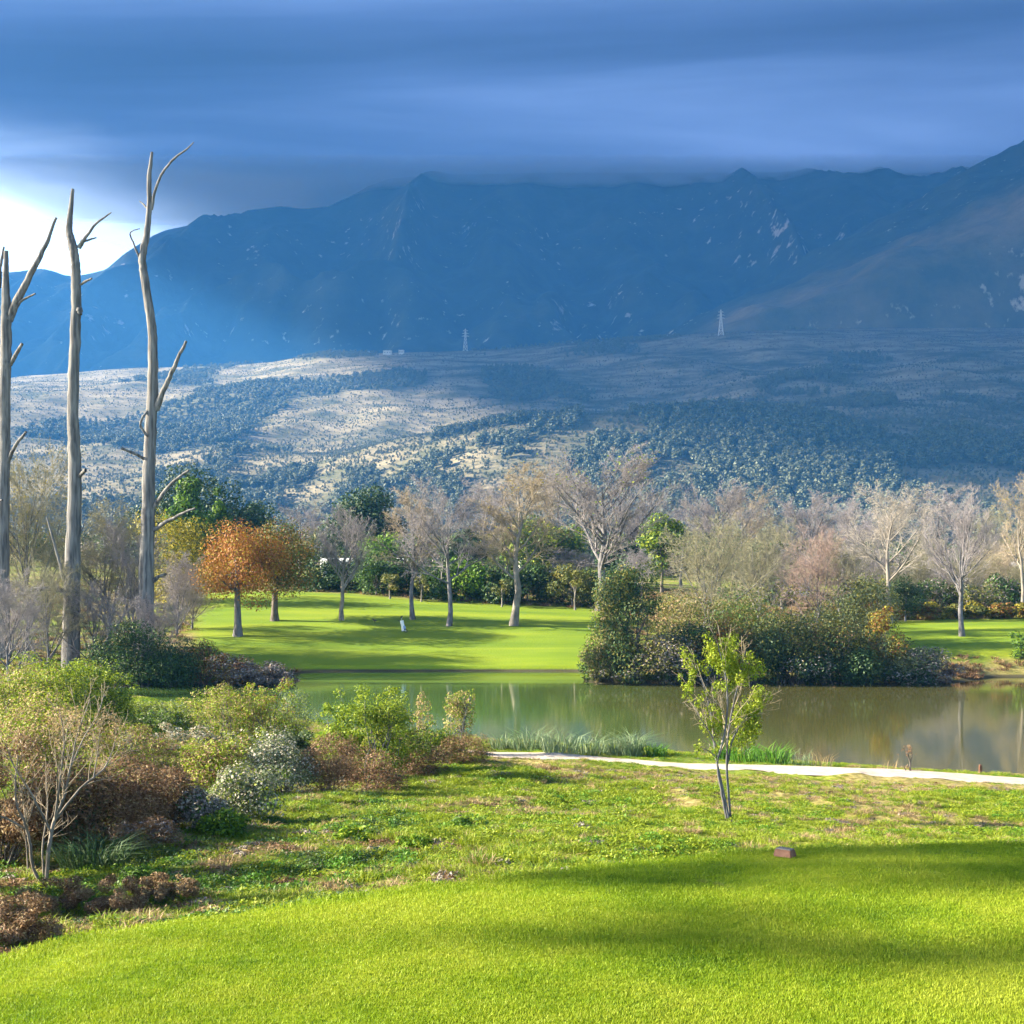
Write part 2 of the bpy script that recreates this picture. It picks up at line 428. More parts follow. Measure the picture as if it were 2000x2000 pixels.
# ------------------------------------------------------------------ mountain
MC = np.array([(-1600, 560), (-600, 556), (-200, 545), (0, 530), (70, 536), (137, 546), (155, 538), (207, 525), (250, 492), (298, 461), (326, 448), (400, 432), (492, 420), (560, 413), (640, 404), (680, 386), (720, 362), (760, 348), (850, 341),
               (1000, 337), (1250, 334), (1500, 336), (1750, 337), (2000, 335), (2600, 340), (3600, 360)], float)
def mountain_z(x, y):
    cz = np.interp(x, (MC[:, 0] - 1000) * 5000 / F, CZ + (HOR - MC[:, 1]) * 5000 / F)
    t = (y - 2850) / 2150.0
    tc = np.clip(t, 0, 1)
    s = .62 * tc ** 1.05 + .38 * sstep(.05, 1, tc)
    base = 230
    z = base + (cz - base) * s
    wx = x + 260 * (fbm(x / 900, y / 900, 71, 3) - .5)
    rid = 1 - np.abs(2 * fbm(wx / 480.0 + 5, y / 1500.0, 61, 4, .5) - 1) * 2
    n2 = fbm(x / 170.0, y / 210.0, 64, 5, .55) - .5
    env = (np.clip(tc * (1 - tc) * 4, 0, 1)) ** .7
    z = z + env * (210 * (rid - .55) + 95 * n2) + 5 * n2 * tc
    z = np.where(t > 1, z - (t - 1) * 120, z)
    # right-hand peak, nearer than the main face
    r = np.hypot((x - 1830) / 1.0, (y - 4050) / 1.25)
    z2 = 1415 - r * .56 + 60 * n2 + 40 * (rid - .5)
    z = np.maximum(z, np.minimum(z2, 1440))
    # brown foothill shoulder in front
    c2 = np.interp(x, [100, 350, 600, 923, 1050, 1154, 1500, 3200], [250, 430, 555, 604, 640, 668, 700, 700])
    z3 = c2 - np.abs(y - 3050) * np.where(y < 3050, .28, .9) + 16 * n2
    return np.minimum(np.maximum(z, z3), 1455) - 380 * (1 - sstep(2650, 2880, y))
my = np.concatenate([np.linspace(2650, 5060, 190), np.linspace(5100, 6900, 20)])
mxs = np.concatenate([np.linspace(-4600, -2300, 40)[:-1], np.linspace(-2300, 2300, 330), np.linspace(2300, 4600, 40)[1:]])
X, Y = np.meshgrid(mxs, my)
Z = mountain_z(X, Y)
gy, gx = np.gradient(Z, my, mxs)
slope = np.hypot(gx, gy)
foot = sstep(0, 1, 1 - np.abs(Y - 2980) / 330) * sstep(380, 500, X)
mm = mesh('mountain', np.stack([X, Y, Z], -1), [grid_faces(len(my), len(mxs))], {'slope': slope.ravel(), 'foot': foot.ravel()}, smooth=True)
def mountain_mat():
    m, nt, out = newmat('mountain_cover'); lk = nt.links.new
    geo = N(nt, 'ShaderNodeNewGeometry')
    sp = N(nt, 'ShaderNodeAttribute', attribute_name='slope')
    ft = N(nt, 'ShaderNodeAttribute', attribute_name='foot')
    n1 = N(nt, 'ShaderNodeTexNoise'); n1.inputs['Scale'].default_value = .006; n1.inputs['Detail'].default_value = 9; n1.inputs['Roughness'].default_value = .65
    lk(geo.outputs['Position'], n1.inputs['Vector'])
    c = ramp(nt, [(.3, (.014, .024, .013)), (.5, (.026, .040, .022)), (.68, (.052, .062, .034))], n1.outputs['Fac'])
    mp = N(nt, 'ShaderNodeMapping'); mp.inputs['Scale'].default_value = (.034, .034, .018); mp.inputs['Rotation'].default_value = (0, radians(25), 0); lk(geo.outputs['Position'], mp.inputs[0])
    n2 = N(nt, 'ShaderNodeTexNoise'); n2.inputs['Scale'].default_value = 1; n2.inputs['Detail'].default_value = 5; n2.inputs['Roughness'].default_value = .6
    lk(mp.outputs[0], n2.inputs['Vector'])
    n3 = N(nt, 'ShaderNodeTexNoise'); n3.inputs['Scale'].default_value = .0025; n3.inputs['Detail'].default_value = 3; lk(geo.outputs['Position'], n3.inputs['Vector'])
    a = N(nt, 'ShaderNodeMath', operation='ADD'); lk(n2.outputs['Fac'], a.inputs[0])
    b3 = N(nt, 'ShaderNodeMath', operation='MULTIPLY'); b3.inputs[1].default_value = .35; lk(n3.outputs['Fac'], b3.inputs[0]); lk(b3.outputs[0], a.inputs[1])
    s2 = N(nt, 'ShaderNodeMath', operation='MULTIPLY_ADD'); s2.inputs[1].default_value = .06; lk(sp.outputs['Fac'], s2.inputs[0]); lk(a.outputs[0], s2.inputs[2])
    rk = N(nt, 'ShaderNodeMapRange'); rk.inputs['From Min'].default_value = .89; rk.inputs['From Max'].default_value = .97; lk(s2.outputs[0], rk.inputs['Value'])
    mx = N(nt, 'ShaderNodeMix', data_type='RGBA'); mx.inputs['B'].default_value = (.42, .38, .34, 1)
    lk(rk.outputs[0], mx.inputs['Factor']); lk(c.outputs[0], mx.inputs['A'])
    mx2 = N(nt, 'ShaderNodeMix', data_type='RGBA')
    fc = ramp(nt, [(.35, (.05, .06, .03)), (.55, (.14, .115, .06)), (.7, (.22, .17, .09))], n1.outputs['Fac'])
    lk(ft.outputs['Fac'], mx2.inputs['Factor']); lk(mx.outputs['Result'], mx2.inputs['A']); lk(fc.outputs[0], mx2.inputs['B'])
    p = N(nt, 'ShaderNodeBsdfPrincipled'); p.inputs['Roughness'].default_value = .9; p.inputs['Specular IOR Level'].default_value = .1
    lk(mx2.outputs['Result'], p.inputs['Base Color'])
    b = N(nt, 'ShaderNodeBump'); b.inputs['Strength'].default_value = .7; b.inputs['Distance'].default_value = 20
    lk(n1.outputs['Fac'], b.inputs['Height']); lk(b.outputs[0], p.inputs['Normal'])
    lk(p.outputs[0], out.inputs[0]); return m
tag(obj('mountain', mm, mountain_mat()), kind='structure')

# ------------------------------------------------------------------ cloud deck over the mountain
cx_ = np.linspace(-11000, 9000, 150)
cy_ = np.linspace(-2600, 15000, 140)
X, Y = np.meshgrid(cx_, cy_)
def cover(x, y):
    wob = 500 * (fbm(x / 1500, y / 1500, 81, 4) - .5)
    ex = np.interp(y, [0, 700, 1395, 2067, 2828, 3400], [-2700, -2850, -3272, -3155, -2985, -2900]) + wob * .35
    front = sstep(-250, 350, x - ex) * sstep(-1900, -1100, y + wob)
    back = sstep(2950, 3800, y + wob)
    c = np.maximum(front, back)
    # the deck breaks open towards the far left
    edge = np.interp(x, [-11000, -3200, -2300, -1500, -800, 0, 9000], [5000, 5600, 6100, 8600, 12000, 14000, 14000])
    c = c * (1 - sstep(-3000, 900, y - edge + 1.6 * wob))
    return c
C = cover(X, Y)
und = 70 * fbm(X / 1400, Y / 700, 91, 4)
Zb = 1490 + und
Zt = 1490 + 130 + 500 * fbm(X / 1700, Y / 1700, 95, 5) * (.3 + .7 * C)
nb = X.size
V = np.concatenate([np.stack([X, Y, Zb], -1).reshape(-1, 3), np.stack([X, Y, Zt], -1).reshape(-1, 3)])
fb = grid_faces(len(cy_), len(cx_))
cf = C.ravel()
keep = cf[fb].max(1) > .002
fb = fb[keep]
# close the rim between underside and top
e = np.concatenate([fb[:, [0, 1]], fb[:, [1, 2]], fb[:, [2, 3]], fb[:, [3, 0]]])
key = np.sort(e, 1); key = key[:, 0].astype(np.int64) * nb + key[:, 1]
uq, ix, ct = np.unique(key, return_index=True, return_counts=True)
rim = e[ix[ct == 1]]
fr = np.stack([rim[:, 0], rim[:, 1], rim[:, 1] + nb, rim[:, 0] + nb], -1)
cm = mesh('cloud', V, [fb[:, ::-1], fb + nb, fr], {'cover': np.tile(cf, 2)}, smooth=True)
def cloud_mat():
    m, nt, out = newmat('cloud'); lk = nt.links.new
    geo = N(nt, 'ShaderNodeNewGeometry')
    cv = N(nt, 'ShaderNodeAttribute', attribute_name='cover')
    mp = N(nt, 'ShaderNodeMapping'); mp.inputs['Scale'].default_value = (.00034, .00095, .0012); lk(geo.outputs['Position'], mp.inputs[0])
    n1 = N(nt, 'ShaderNodeTexNoise'); n1.inputs['Scale'].default_value = 1; n1.inputs['Detail'].default_value = 5; n1.inputs['Roughness'].default_value = .5; n1.inputs['Distortion'].default_value = .4
    lk(mp.outputs[0], n1.inputs['Vector'])
    # thicker cloud lets less light through
    cov_ = N(nt, 'ShaderNodeMath', operation='MULTIPLY_ADD'); cov_.inputs[1].default_value = -.55; cov_.inputs[2].default_value = .55; lk(cv.outputs['Fac'], cov_.inputs[0])
    sm = N(nt, 'ShaderNodeMath', operation='ADD'); lk(n1.outputs['Fac'], sm.inputs[0]); lk(cov_.outputs[0], sm.inputs[1])
    c = ramp(nt, [(.36, (.075, .105, .17)), (.50, (.122, .168, .27)), (.66, (.25, .315, .45))], sm.outputs[0])
    t = N(nt, 'ShaderNodeBsdfTranslucent'); lk(c.outputs[0], t.inputs['Color'])
    d = N(nt, 'ShaderNodeBsdfDiffuse'); d.inputs['Color'].default_value = (.8, .8, .8, 1)
    mx = N(nt, 'ShaderNodeMixShader'); mx.inputs[0].default_value = .15; lk(t.outputs[0], mx.inputs[1]); lk(d.outputs[0], mx.inputs[2])
    tr = N(nt, 'ShaderNodeBsdfTransparent')
    n2 = N(nt, 'ShaderNodeTexNoise'); n2.inputs['Scale'].default_value = .0016; n2.inputs['Detail'].default_value = 6; lk(geo.outputs['Position'], n2.inputs['Vector'])
    ma = N(nt, 'ShaderNodeMath', operation='MULTIPLY_ADD'); ma.inputs[1].default_value = .5; ma.inputs[2].default_value = -.25; lk(n2.outputs['Fac'], ma.inputs[0])
    ad = N(nt, 'ShaderNodeMath', operation='ADD'); lk(cv.outputs['Fac'], ad.inputs[0]); lk(ma.outputs[0], ad.inputs[1])
    al = N(nt, 'ShaderNodeMapRange', interpolation_type='SMOOTHSTEP'); al.inputs['From Min'].default_value = .10; al.inputs['From Max'].default_value = .70; lk(ad.outputs[0], al.inputs['Value'])
    mo = N(nt, 'ShaderNodeMixShader'); lk(al.outputs[0], mo.inputs[0]); lk(tr.outputs[0], mo.inputs[1]); lk(mx.outputs[0], mo.inputs[2])
    lk(mo.outputs[0], out.inputs[0]); return m
tag(obj('cloud', cm, cloud_mat()), 'heavy blue grey cloud deck lying over the mountain top', 'cloud', kind='structure')

# ------------------------------------------------------------------ haze
V = np.array([(x, y, z) for z in (-3.2, 1470) for y in (-420, 7200) for x in (-4800, 4800)], float)
hz = mesh('haze', V, [np.array([(0, 2, 3, 1), (4, 5, 7, 6), (0, 1, 5, 4), (2, 6, 7, 3), (0, 4, 6, 2), (1, 3, 7, 5)])])
hmt, nt, out = newmat('haze')
pv = N(nt, 'ShaderNodeVolumePrincipled')
pv.inputs['Color'].default_value = (.08, .37, 1.0, 1)
pv.inputs['Density'].default_value = 0.95e-4
pv.inputs['Anisotropy'].default_value = 0.0
nt.links.new(pv.outputs[0], out.inputs['Volume'])
tag(obj('haze', hz, hmt), 'thin blue haze filling the air before the mountain', 'haze', kind='stuff')

# cloud base settling on the ridge
# (it thins out towards the break in the cloud on the left)
prof = [(-2300, 1462), (-1500, 1430), (-800, 1366), (4700, 1366), (4700, 1466), (-2300, 1466)]
V = np.array([(x, y, z) for y in (4800, 5700) for x, z in prof], float)
mo_ = bpy.data.meshes.new('cloud_base')
mo_.from_pydata(V.tolist(), [], [list(range(6)), list(range(11, 5, -1))] + [[k, k + 6, (k + 1) % 6 + 6, (k + 1) % 6] for k in range(6)])
mo_.update()
mmt, nt, out = newmat('cloud_base')
pv = N(nt, 'ShaderNodeVolumePrincipled')
pv.inputs['Color'].default_value = (.9, .95, 1.0, 1)
pv.inputs['Density'].default_value = 9.0e-3
nt.links.new(pv.outputs[0], out.inputs['Volume'])
tag(obj('cloud_base', mo_, mmt), 'soft base of the cloud settling on the mountain ridge', 'cloud_base', kind='stuff')

# ------------------------------------------------------------------ water
def water_mat():
    m, nt, out = newmat('pond_water'); lk = nt.links.new
    geo = N(nt, 'ShaderNodeNewGeometry')
    mp = N(nt, 'ShaderNodeMapping'); mp.inputs['Scale'].default_value = (.6, 1.5, 1); lk(geo.outputs['Position'], mp.inputs[0])
    n = N(nt, 'ShaderNodeTexNoise'); n.inputs['Scale'].default_value = 2.2; n.inputs['Detail'].default_value = 3; lk(mp.outputs[0], n.inputs['Vector'])
    b = N(nt, 'ShaderNodeBump'); b.inputs['Strength'].default_value = .035; b.inputs['Distance'].default_value = .05; lk(n.outputs['Fac'], b.inputs['Height'])
    p = N(nt, 'ShaderNodeBsdfPrincipled')
    sx = N(nt, 'ShaderNodeSeparateXYZ'); lk(geo.outputs['Position'], sx.inputs[0])
    na_ = N(nt, 'ShaderNodeTexNoise'); na_.inputs['Scale'].default_value = .08; lk(geo.outputs['Position'], na_.inputs['Vector'])
    ng_ = N(nt, 'ShaderNodeMath', operation='MULTIPLY_ADD'); ng_.inputs[1].default_value = 14; lk(na_.outputs['Fac'], ng_.inputs[0]); lk(sx.outputs['X'], ng_.inputs[2])
    mr = N(nt, 'ShaderNodeMapRange', interpolation_type='SMOOTHSTEP'); mr.inputs['From Min'].default_value = 4; mr.inputs['From Max'].default_value = 22; lk(ng_.outputs[0], mr.inputs['Value'])
    wc = N(nt, 'ShaderNodeMix', data_type='RGBA'); wc.inputs['A'].default_value = (.052, .098, .022, 1); wc.inputs['B'].default_value = (.055, .056, .018, 1); lk(mr.outputs[0], wc.inputs['Factor'])  # greener on the left: algae tint that also paints in the lawn's reflection
    lk(wc.outputs['Result'], p.inputs['Base Color'])
    p.inputs['Roughness'].default_value = .055
    p.inputs['IOR'].default_value = 1.333
    p.inputs['Specular IOR Level'].default_value = .5
    lk(b.outputs[0], p.inputs['Normal']); lk(p.outputs[0], out.inputs[0]); return m
wx = np.linspace(-70, 150, 45); wy = np.linspace(42, 100, 30)
X, Y = np.meshgrid(wx, wy)
tag(obj('pond_water', mesh('pond_water', np.stack([X, Y, X * 0], -1), [grid_faces(len(wy), len(wx))]), water_mat()), kind='structure')

# ------------------------------------------------------------------ path
px_ = np.concatenate([np.linspace(-2.6, 40, 160), np.linspace(41, 70, 20)])
pc = path_center(px_)
dy = np.gradient(pc, px_)
nx, ny = -dy / np.hypot(1, dy), 1 / np.hypot(1, dy)
rows = []
for k, o in enumerate(np.linspace(-.95, .95, 7)):
    wv = .10 * (fbm(px_ / 1.3, px_ * 0 + k, 7, 3) - .5) if k in (0, 6) else 0
    qx, qy = px_ + nx * (o + wv), pc + ny * (o + wv)
    rows.append((qx, qy))
zc = ground_z(px_, pc)
zc = np.convolve(np.pad(zc, 6, mode='edge'), np.ones(13) / 13, 'valid')
PV = np.stack([np.stack([qx, qy, np.maximum(zc, ground_z(qx, qy)) * 0 + zc + .05 - .05 * (k in (0, 6))], -1) for k, (qx, qy) in enumerate(rows)], 0)
# lay the path on top of the ground under it
for k in range(7):
    PV[k, :, 2] = np.maximum(PV[k, :, 2], ground_z(PV[k, :, 0], PV[k, :, 1]) + (.03 if 0 < k < 6 else .0))
path_m = simple_mat('path_gravel', (.33, .28, .235), .9, .1, 3.0, (.43, .375, .32), .3)
tag(obj('path', mesh('path', PV, [grid_faces(7, len(px_))], smooth=True), path_m), kind='structure')

# ------------------------------------------------------------------ tee mound in front
TZ = 5.8
EDGE_PX = [(-500, 2100), (-200, 1935), (0, 1848), (90, 1818), (181, 1797), (310, 1778), (440, 1765), (595, 1743), (750, 1719), (1000, 1690), (1207, 1667), (1414, 1645), (1570, 1636), (2000, 1622), (2500, 1618), (3200, 1620)]
EP = []
for px, py in EDGE_PX:
    d = (CZ - TZ) * F / (py - HOR)
    EP.append((d * (px - 1000) / F, d))
EP = [(-9.5, -1.0), (-7.0, 3.6)] + EP[1:]
EP = np.array(EP)
def edge_dist(x, y):
    """signed distance beyond the tee edge (positive = outside)"""
    sh = x.shape; p = np.stack([x.ravel(), y.ravel()], -1)
    best = np.full(len(p), 1e9); sg = np.ones(len(p))
    for a, b in zip(EP[:-1], EP[1:]):
        ab = b - a; t = np.clip(((p - a) @ ab) / (ab @ ab), 0, 1)
        q = a + t[:, None] * ab; dd = np.hypot(*(p - q).T)
        cr = ab[0] * (p[:, 1] - a[1]) - ab[1] * (p[:, 0] - a[0])
        m = dd < best
        best = np.where(m, dd, best); sg = np.where(m, np.sign(cr), sg)
    return (best * sg).reshape(sh)
def tee_z(x, y):
    s = edge_dist(x, y)
    und = .05 * (fbm(x / 2.2, y / 2.2, 21, 3) - .5) + .02 * (fbm(x / .5, y / .5, 23, 2) - .5)
    so = np.clip(s, 0, None)
    inner = np.clip(-s, 0, 1.6) / 1.6
    return TZ + und - .10 * (1 - inner) ** 2 - .45 * so - .32 * np.minimum(so, 1.2) ** 2
txs = np.linspace(-11, 15, 200); tys = np.linspace(-9, 15, 180)
X, Y = np.meshgrid(txs, tys)
TS = edge_dist(X, Y)
TZz = tee_z(X, Y)
f = grid_faces(len(tys), len(txs))
f = f[(TS.ravel()[f].min(1) < 3.2)]
def tee_mat(name='tee_turf'):
    m, nt, out = newmat(name); lk = nt.links.new
    geo = N(nt, 'ShaderNodeNewGeometry')
    n1 = N(nt, 'ShaderNodeTexNoise'); n1.inputs['Scale'].default_value = .8; n1.inputs['Detail'].default_value = 6; n1.inputs['Roughness'].default_value = .65
    lk(geo.outputs['Position'], n1.inputs['Vector'])
    n2 = N(nt, 'ShaderNodeTexNoise'); n2.inputs['Scale'].default_value = 7; n2.inputs['Detail'].default_value = 6; n2.inputs['Roughness'].default_value = .7; lk(geo.outputs['Position'], n2.inputs['Vector'])
    at_ = N(nt, 'ShaderNodeAttribute', attribute_name='tint')
    a = N(nt, 'ShaderNodeMath', operation='MULTIPLY_ADD'); a.inputs[1].default_value = .30; lk(at_.outputs['Fac'], a.inputs[0]); lk(n1.outputs['Fac'], a.inputs[2])
    b_ = N(nt, 'ShaderNodeMath', operation='MULTIPLY_ADD'); b_.inputs[1].default_value = .38; lk(n2.outputs['Fac'], b_.inputs[0]); lk(a.outputs[0], b_.inputs[2])
    c = ramp(nt, [(.53, (.045, .11, .004)), (.68, (.13, .22, .006)), (.83, (.20, .285, .009)), (1.0, (.28, .335, .025))], b_.outputs[0])
    n5 = N(nt, 'ShaderNodeTexNoise'); n5.inputs['Scale'].default_value = 1.7; n5.inputs['Detail'].default_value = 2; lk(geo.outputs['Position'], n5.inputs['Vector'])
    m5 = N(nt, 'ShaderNodeMapRange'); m5.inputs['From Min'].default_value = .735; m5.inputs['From Max'].default_value = .77; lk(n5.outputs['Fac'], m5.inputs['Value'])
    cm5 = N(nt, 'ShaderNodeMix', data_type='RGBA'); cm5.inputs['B'].default_value = (.20, .15, .085, 1); lk(m5.outputs[0], cm5.inputs['Factor']); lk(c.outputs[0], cm5.inputs['A'])
    p = N(nt, 'ShaderNodeBsdfPrincipled'); p.inputs['Roughness'].default_value = .6; p.inputs['Specular IOR Level'].default_value = .2
    t = N(nt, 'ShaderNodeBsdfTranslucent')
    lk(cm5.outputs['Result'], p.inputs['Base Color']); lk(cm5.outputs['Result'], t.inputs['Color'])
    mx = N(nt, 'ShaderNodeMixShader'); mx.inputs[0].default_value = .35; lk(p.outputs[0], mx.inputs[1]); lk(t.outputs[0], mx.inputs[2])
    lk(mx.outputs[0], out.inputs[0]); return m
TEEM = tee_mat()
tag(obj('tee_lawn', mesh('tee_lawn', np.stack([X, Y, TZz], -1), [f], {'tint': np.full(X.size, .35)}, smooth=True), TEEM), kind='structure')

# ------------------------------------------------------------------ scattered ground cover (nobody could count it)
def scatter(name, pts, scl, rot, idx, protos, label, cat):
    me = bpy.data.meshes.new(name)
    me.vertices.add(len(pts)); me.vertices.foreach_set('co', np.asarray(pts, np.float32).ravel())
    a = me.attributes.new('scl', 'FLOAT_VECTOR', 'POINT'); a.data.foreach_set('vector', np.asarray(scl, np.float32).ravel())
    a = me.attributes.new('rot', 'FLOAT_VECTOR', 'POINT'); a.data.foreach_set('vector', np.asarray(rot, np.float32).ravel())
    a = me.attributes.new('idx', 'INT', 'POINT'); a.data.foreach_set('value', np.asarray(idx, np.int32))
    o = bpy.data.objects.new(name, me); link(o); tag(o, label, cat, kind='stuff')
    c = bpy.data.collections.new(name + '_sources')
    for i, (pm, mt) in enumerate(protos):
        if len(pm.materials) == 0: pm.materials.append(mt)
        c.objects.link(bpy.data.objects.new('%s_piece_%02d' % (name, i), pm))
    ng = bpy.data.node_groups.new(name, 'GeometryNodeTree')
    ng.interface.new_socket('Geometry', in_out='INPUT', socket_type='NodeSocketGeometry')
    ng.interface.new_socket('Geometry', in_out='OUTPUT', socket_type='NodeSocketGeometry')
    gi = ng.nodes.new('NodeGroupInput'); go = ng.nodes.new('NodeGroupOutput')
    ci = ng.nodes.new('GeometryNodeCollectionInfo'); ci.inputs[0].default_value = c
    ci.inputs['Separate Children'].default_value = True; ci.inputs['Reset Children'].default_value = True
    ip = ng.nodes.new('GeometryNodeInstanceOnPoints'); ip.inputs['Pick Instance'].default_value = True
    def na(nm, tp):
        n = ng.nodes.new('GeometryNodeInputNamedAttribute'); n.data_type = tp; n.inputs['Name'].default_value = nm
        return [s for s in n.outputs if s.enabled and s.name == 'Attribute'][0]
    ng.links.new(gi.outputs[0], ip.inputs['Points']); ng.links.new(ci.outputs[0], ip.inputs['Instance'])
    ng.links.new(na('idx', 'INT'), ip.inputs['Instance Index'])
    er = ng.nodes.new('FunctionNodeEulerToRotation'); ng.links.new(na('rot', 'FLOAT_VECTOR'), er.inputs[0])
    ng.links.new(er.outputs[0], ip.inputs['Rotation'])
    ng.links.new(na('scl', 'FLOAT_VECTOR'), ip.inputs['Scale'])
    ng.links.new(ip.outputs[0], go.inputs[0])
    md = o.modifiers.new('scatter', 'NODES'); md.node_group = ng
    return o

def blades(n, rad, hmin, hmax, wid, lean, rng, seg=1, curve=0.5):
    """n grass blades in a disc; seg=1 -> one triangle each, seg=2 -> quad + triangle bent over"""
    r = rad * np.sqrt(rng.random(n)); a = rng.random(n) * 2 * pi
    b = np.stack([r * np.cos(a), r * np.sin(a), np.zeros(n)], -1)
    h = hmin + (hmax - hmin) * rng.random(n)
    la = rng.random(n) * 2 * pi if rad < .2 else a + rng.normal(0, .8, n)
    ln = lean * (.3 + rng.random(n))
    dirv = np.stack([np.cos(la), np.sin(la), np.zeros(n)], -1)
    fa = rng.random(n) * 2 * pi
    w = np.stack([np.cos(fa), np.sin(fa), np.zeros(n)], -1) * wid / 2
    up = np.array([0, 0, 1.0])
    tint = np.clip(rng.normal(.5, .25, n), 0, 1)
    if seg == 1:
        tip = b + dirv * (h * ln)[:, None] + up * (h * np.sqrt(np.clip(1 - ln ** 2, .1, 1)))[:, None]
        V = np.stack([b - w, b + w, tip], 1).reshape(-1, 3)
        return V, [np.arange(3 * n).reshape(-1, 3)], np.repeat(tint, 3)
    mid = b + dirv * (h * ln * .35)[:, None] + up * (h * .6)[:, None]
    tip = b + dirv * (h * ln * (1 + curve))[:, None] + up * (h * (1 - curve * .5 * ln))[:, None]
    V = np.stack([b - w * .8, b + w * .8, mid + w, mid - w, tip], 1).reshape(-1, 3)
    k = np.arange(n)[:, None] * 5
    return V, [k + np.array([0, 1, 2, 3]), k + np.array([3, 2, 4])], np.repeat(tint, 5)

rng = np.random.default_rng(11)
# tee turf
protos = []
for i in range(4):
    V, fc, ti = blades(130, .12, .009, .022, .0042, .8, rng)
    protos.append((mesh('turf_patch', V, fc, {'tint': ti}), TEEM))
n = 60000
x = rng.uniform(-6.5, 8.5, n); y = 3.0 + 12.5 * rng.random(n)
u = x / np.maximum(y, .5)
ed = edge_dist(x, y)
ok = (np.abs(u) < .46) & (ed < .25 + .15 * rng.random(n)) & (rng.random(n) < np.clip(7.0 / y, .25, 1))
x, y = x[ok], y[ok]; z = tee_z(x, y)
s = np.where(edge_dist(x, y) > -.15, 1.35, 1.0) * rng.uniform(.8, 1.25, len(x)) * (1 + .25 * (fbm(x / .7, y / .7, 3, 3) - .5) * 2)
scatter('tee_grass', np.stack([x, y, z], -1), np.stack([s, s, s], -1), np.stack([x * 0, x * 0, rng.random(len(x)) * 6.28], -1), rng.integers(0, 4, len(x)), protos,
        'short bright mown grass covering the tee mound', 'grass')

# weeds, tufts and straw on the rough bank
def weed_mesh(n, rad, h, size, rng, aspect=.55):
    r = rad * np.sqrt(rng.random(n)); a = rng.random(n) * 2 * pi
    C = np.stack([r * np.cos(a), r * np.sin(a), h * (1 - (r / rad) ** 2 * .6) * rng.random(n) ** .6], -1)
    return leaf_quads(C, rng, size, aspect, up=.9)
def leaf_quads(C, rng, size, aspect=.55, up=.4, out=None, outw=.5):
    n = len(C)
    nr = rng.normal(0, 1, (n, 3)); nr /= np.linalg.norm(nr, axis=1)[:, None]
    nr = nr * .8 + np.array([0, 0, up])
    if out is not None: nr = nr + out * outw
    nr /= np.linalg.norm(nr, axis=1)[:, None] + 1e-9
    a = rng.normal(0, 1, (n, 3)); a -= (a * nr).sum(1)[:, None] * nr; a /= np.linalg.norm(a, axis=1)[:, None] + 1e-9
    b = np.cross(nr, a)
    s = (np.asarray(size) * rng.uniform(.6, 1.4, n))[:, None]
    V = np.stack([C - a * s * .5, C + b * s * aspect * .5, C + a * s * .5, C - b * s * aspect * .5], 1).reshape(-1, 3)
    return V, [np.arange(4 * n).reshape(-1, 4)], np.repeat(np.clip(rng.normal(.5, .24, n), 0, 1), 4)
protos = []
for lm in ('bright', 'lime', 'iris'):
    for k in range(2):
        V, fc, ti = weed_mesh(110, .24, .13, .048, rng); protos.append((mesh('weed_clump', V, fc, {'tint': ti}), L[lm]))
for lm in ('lime', 'tan', 'bright'):
    for k in range(2):
        V, fc, ti = blades(90, .2, .06, .16, .010, .9, rng, 2); protos.append((mesh('grass_tuft', V, fc, {'tint': ti}), L[lm]))
for lm in ('brown', 'tan', 'grey'):
    V, fc, ti = weed_mesh(50, .24, .07, .08, rng, .3); protos.append((mesh('dead_litter', V, fc, {'tint': ti}), L[lm]))
for lm in ('mid', 'clump'):
    V, fc, ti = weed_mesh(110, .24, .14, .045, rng); protos.append((mesh('weed_clump', V, fc, {'tint': ti}), L[lm]))
n = 130000
y = 13 + 79 * rng.random(n) ** 1.25; u = rng.uniform(-.5, .5, n); x = u * y
keep = rng.random(n) < np.clip(y / 60, .2, 1)
x, y = x[keep], y[keep]
z = ground_z(x, y)
far_ok = (y < 61) | (x / y * F + 1000 < 620)
okk = (edge_dist(x, y) > .9) & (z > .12) & (np.abs(y - path_center(x)) > 1.25 + .25 * rng.random(len(x))) | ((edge_dist(x, y) > .9) & (z > .12) & (x < -2.9))
okk = okk & far_ok
x, y, z = x[okk], y[okk], z[okk]
dr = dry_mask(x, y); pn = fbm(x / 2.2 + 5, y / 2.2, 44, 3)
r = rng.random(len(x))
idx = np.where(pn > .52, rng.choice([0, 1, 2, 3, 2, 3, 4, 6], len(x)), rng.choice([6, 7, 6, 7, 10, 8, 2, 3], len(x)))
idx = np.where(dr > .5, rng.choice([8, 9, 6, 7, 6, 12, 13, 14, 2, 0], len(x)), idx)
idx = np.where((r < .04), 14, idx)
left_br = ((x / y * F + 1000 < 420) & (y < 26)) | ((x / y * F + 1000 < 900) & (y < 25) & (fbm(x / 1.7, y / 1.7, 46, 3) > .56))
idx = np.where(left_br & (pn < .5) & (r < .8), rng.choice([12, 12, 13, 14], len(x)), idx)
idx = np.where((x / y * F + 1000 < 820) & (y < 34) & (idx < 6) & (rng.random(len(x)) < .6), rng.choice([4, 5, 15, 16], len(x)), idx)
thin = rng.random(len(x)) < np.where(dr > .5, .65, .95)
nearpath = np.abs(y - path_center(x)) < 3.5
sc = rng.uniform(.55, 1.25, len(x)) * np.where(nearpath & (x > -2.9), .55, 1.0) * np.where(x / y > .12, .75, 1.0)
x, y, z, idx, sc = x[thin], y[thin], z[thin], idx[thin], sc[thin]
scatter('bank_weeds', np.stack([x, y, z - .01], -1), np.stack([sc, sc, sc * rng.uniform(.6, 1.2, len(x))], -1), np.stack([x * 0, x * 0, rng.random(len(x)) * 6.28], -1), idx, protos,
        'low green weeds and dry straw tufts covering the rough bank', 'weeds')

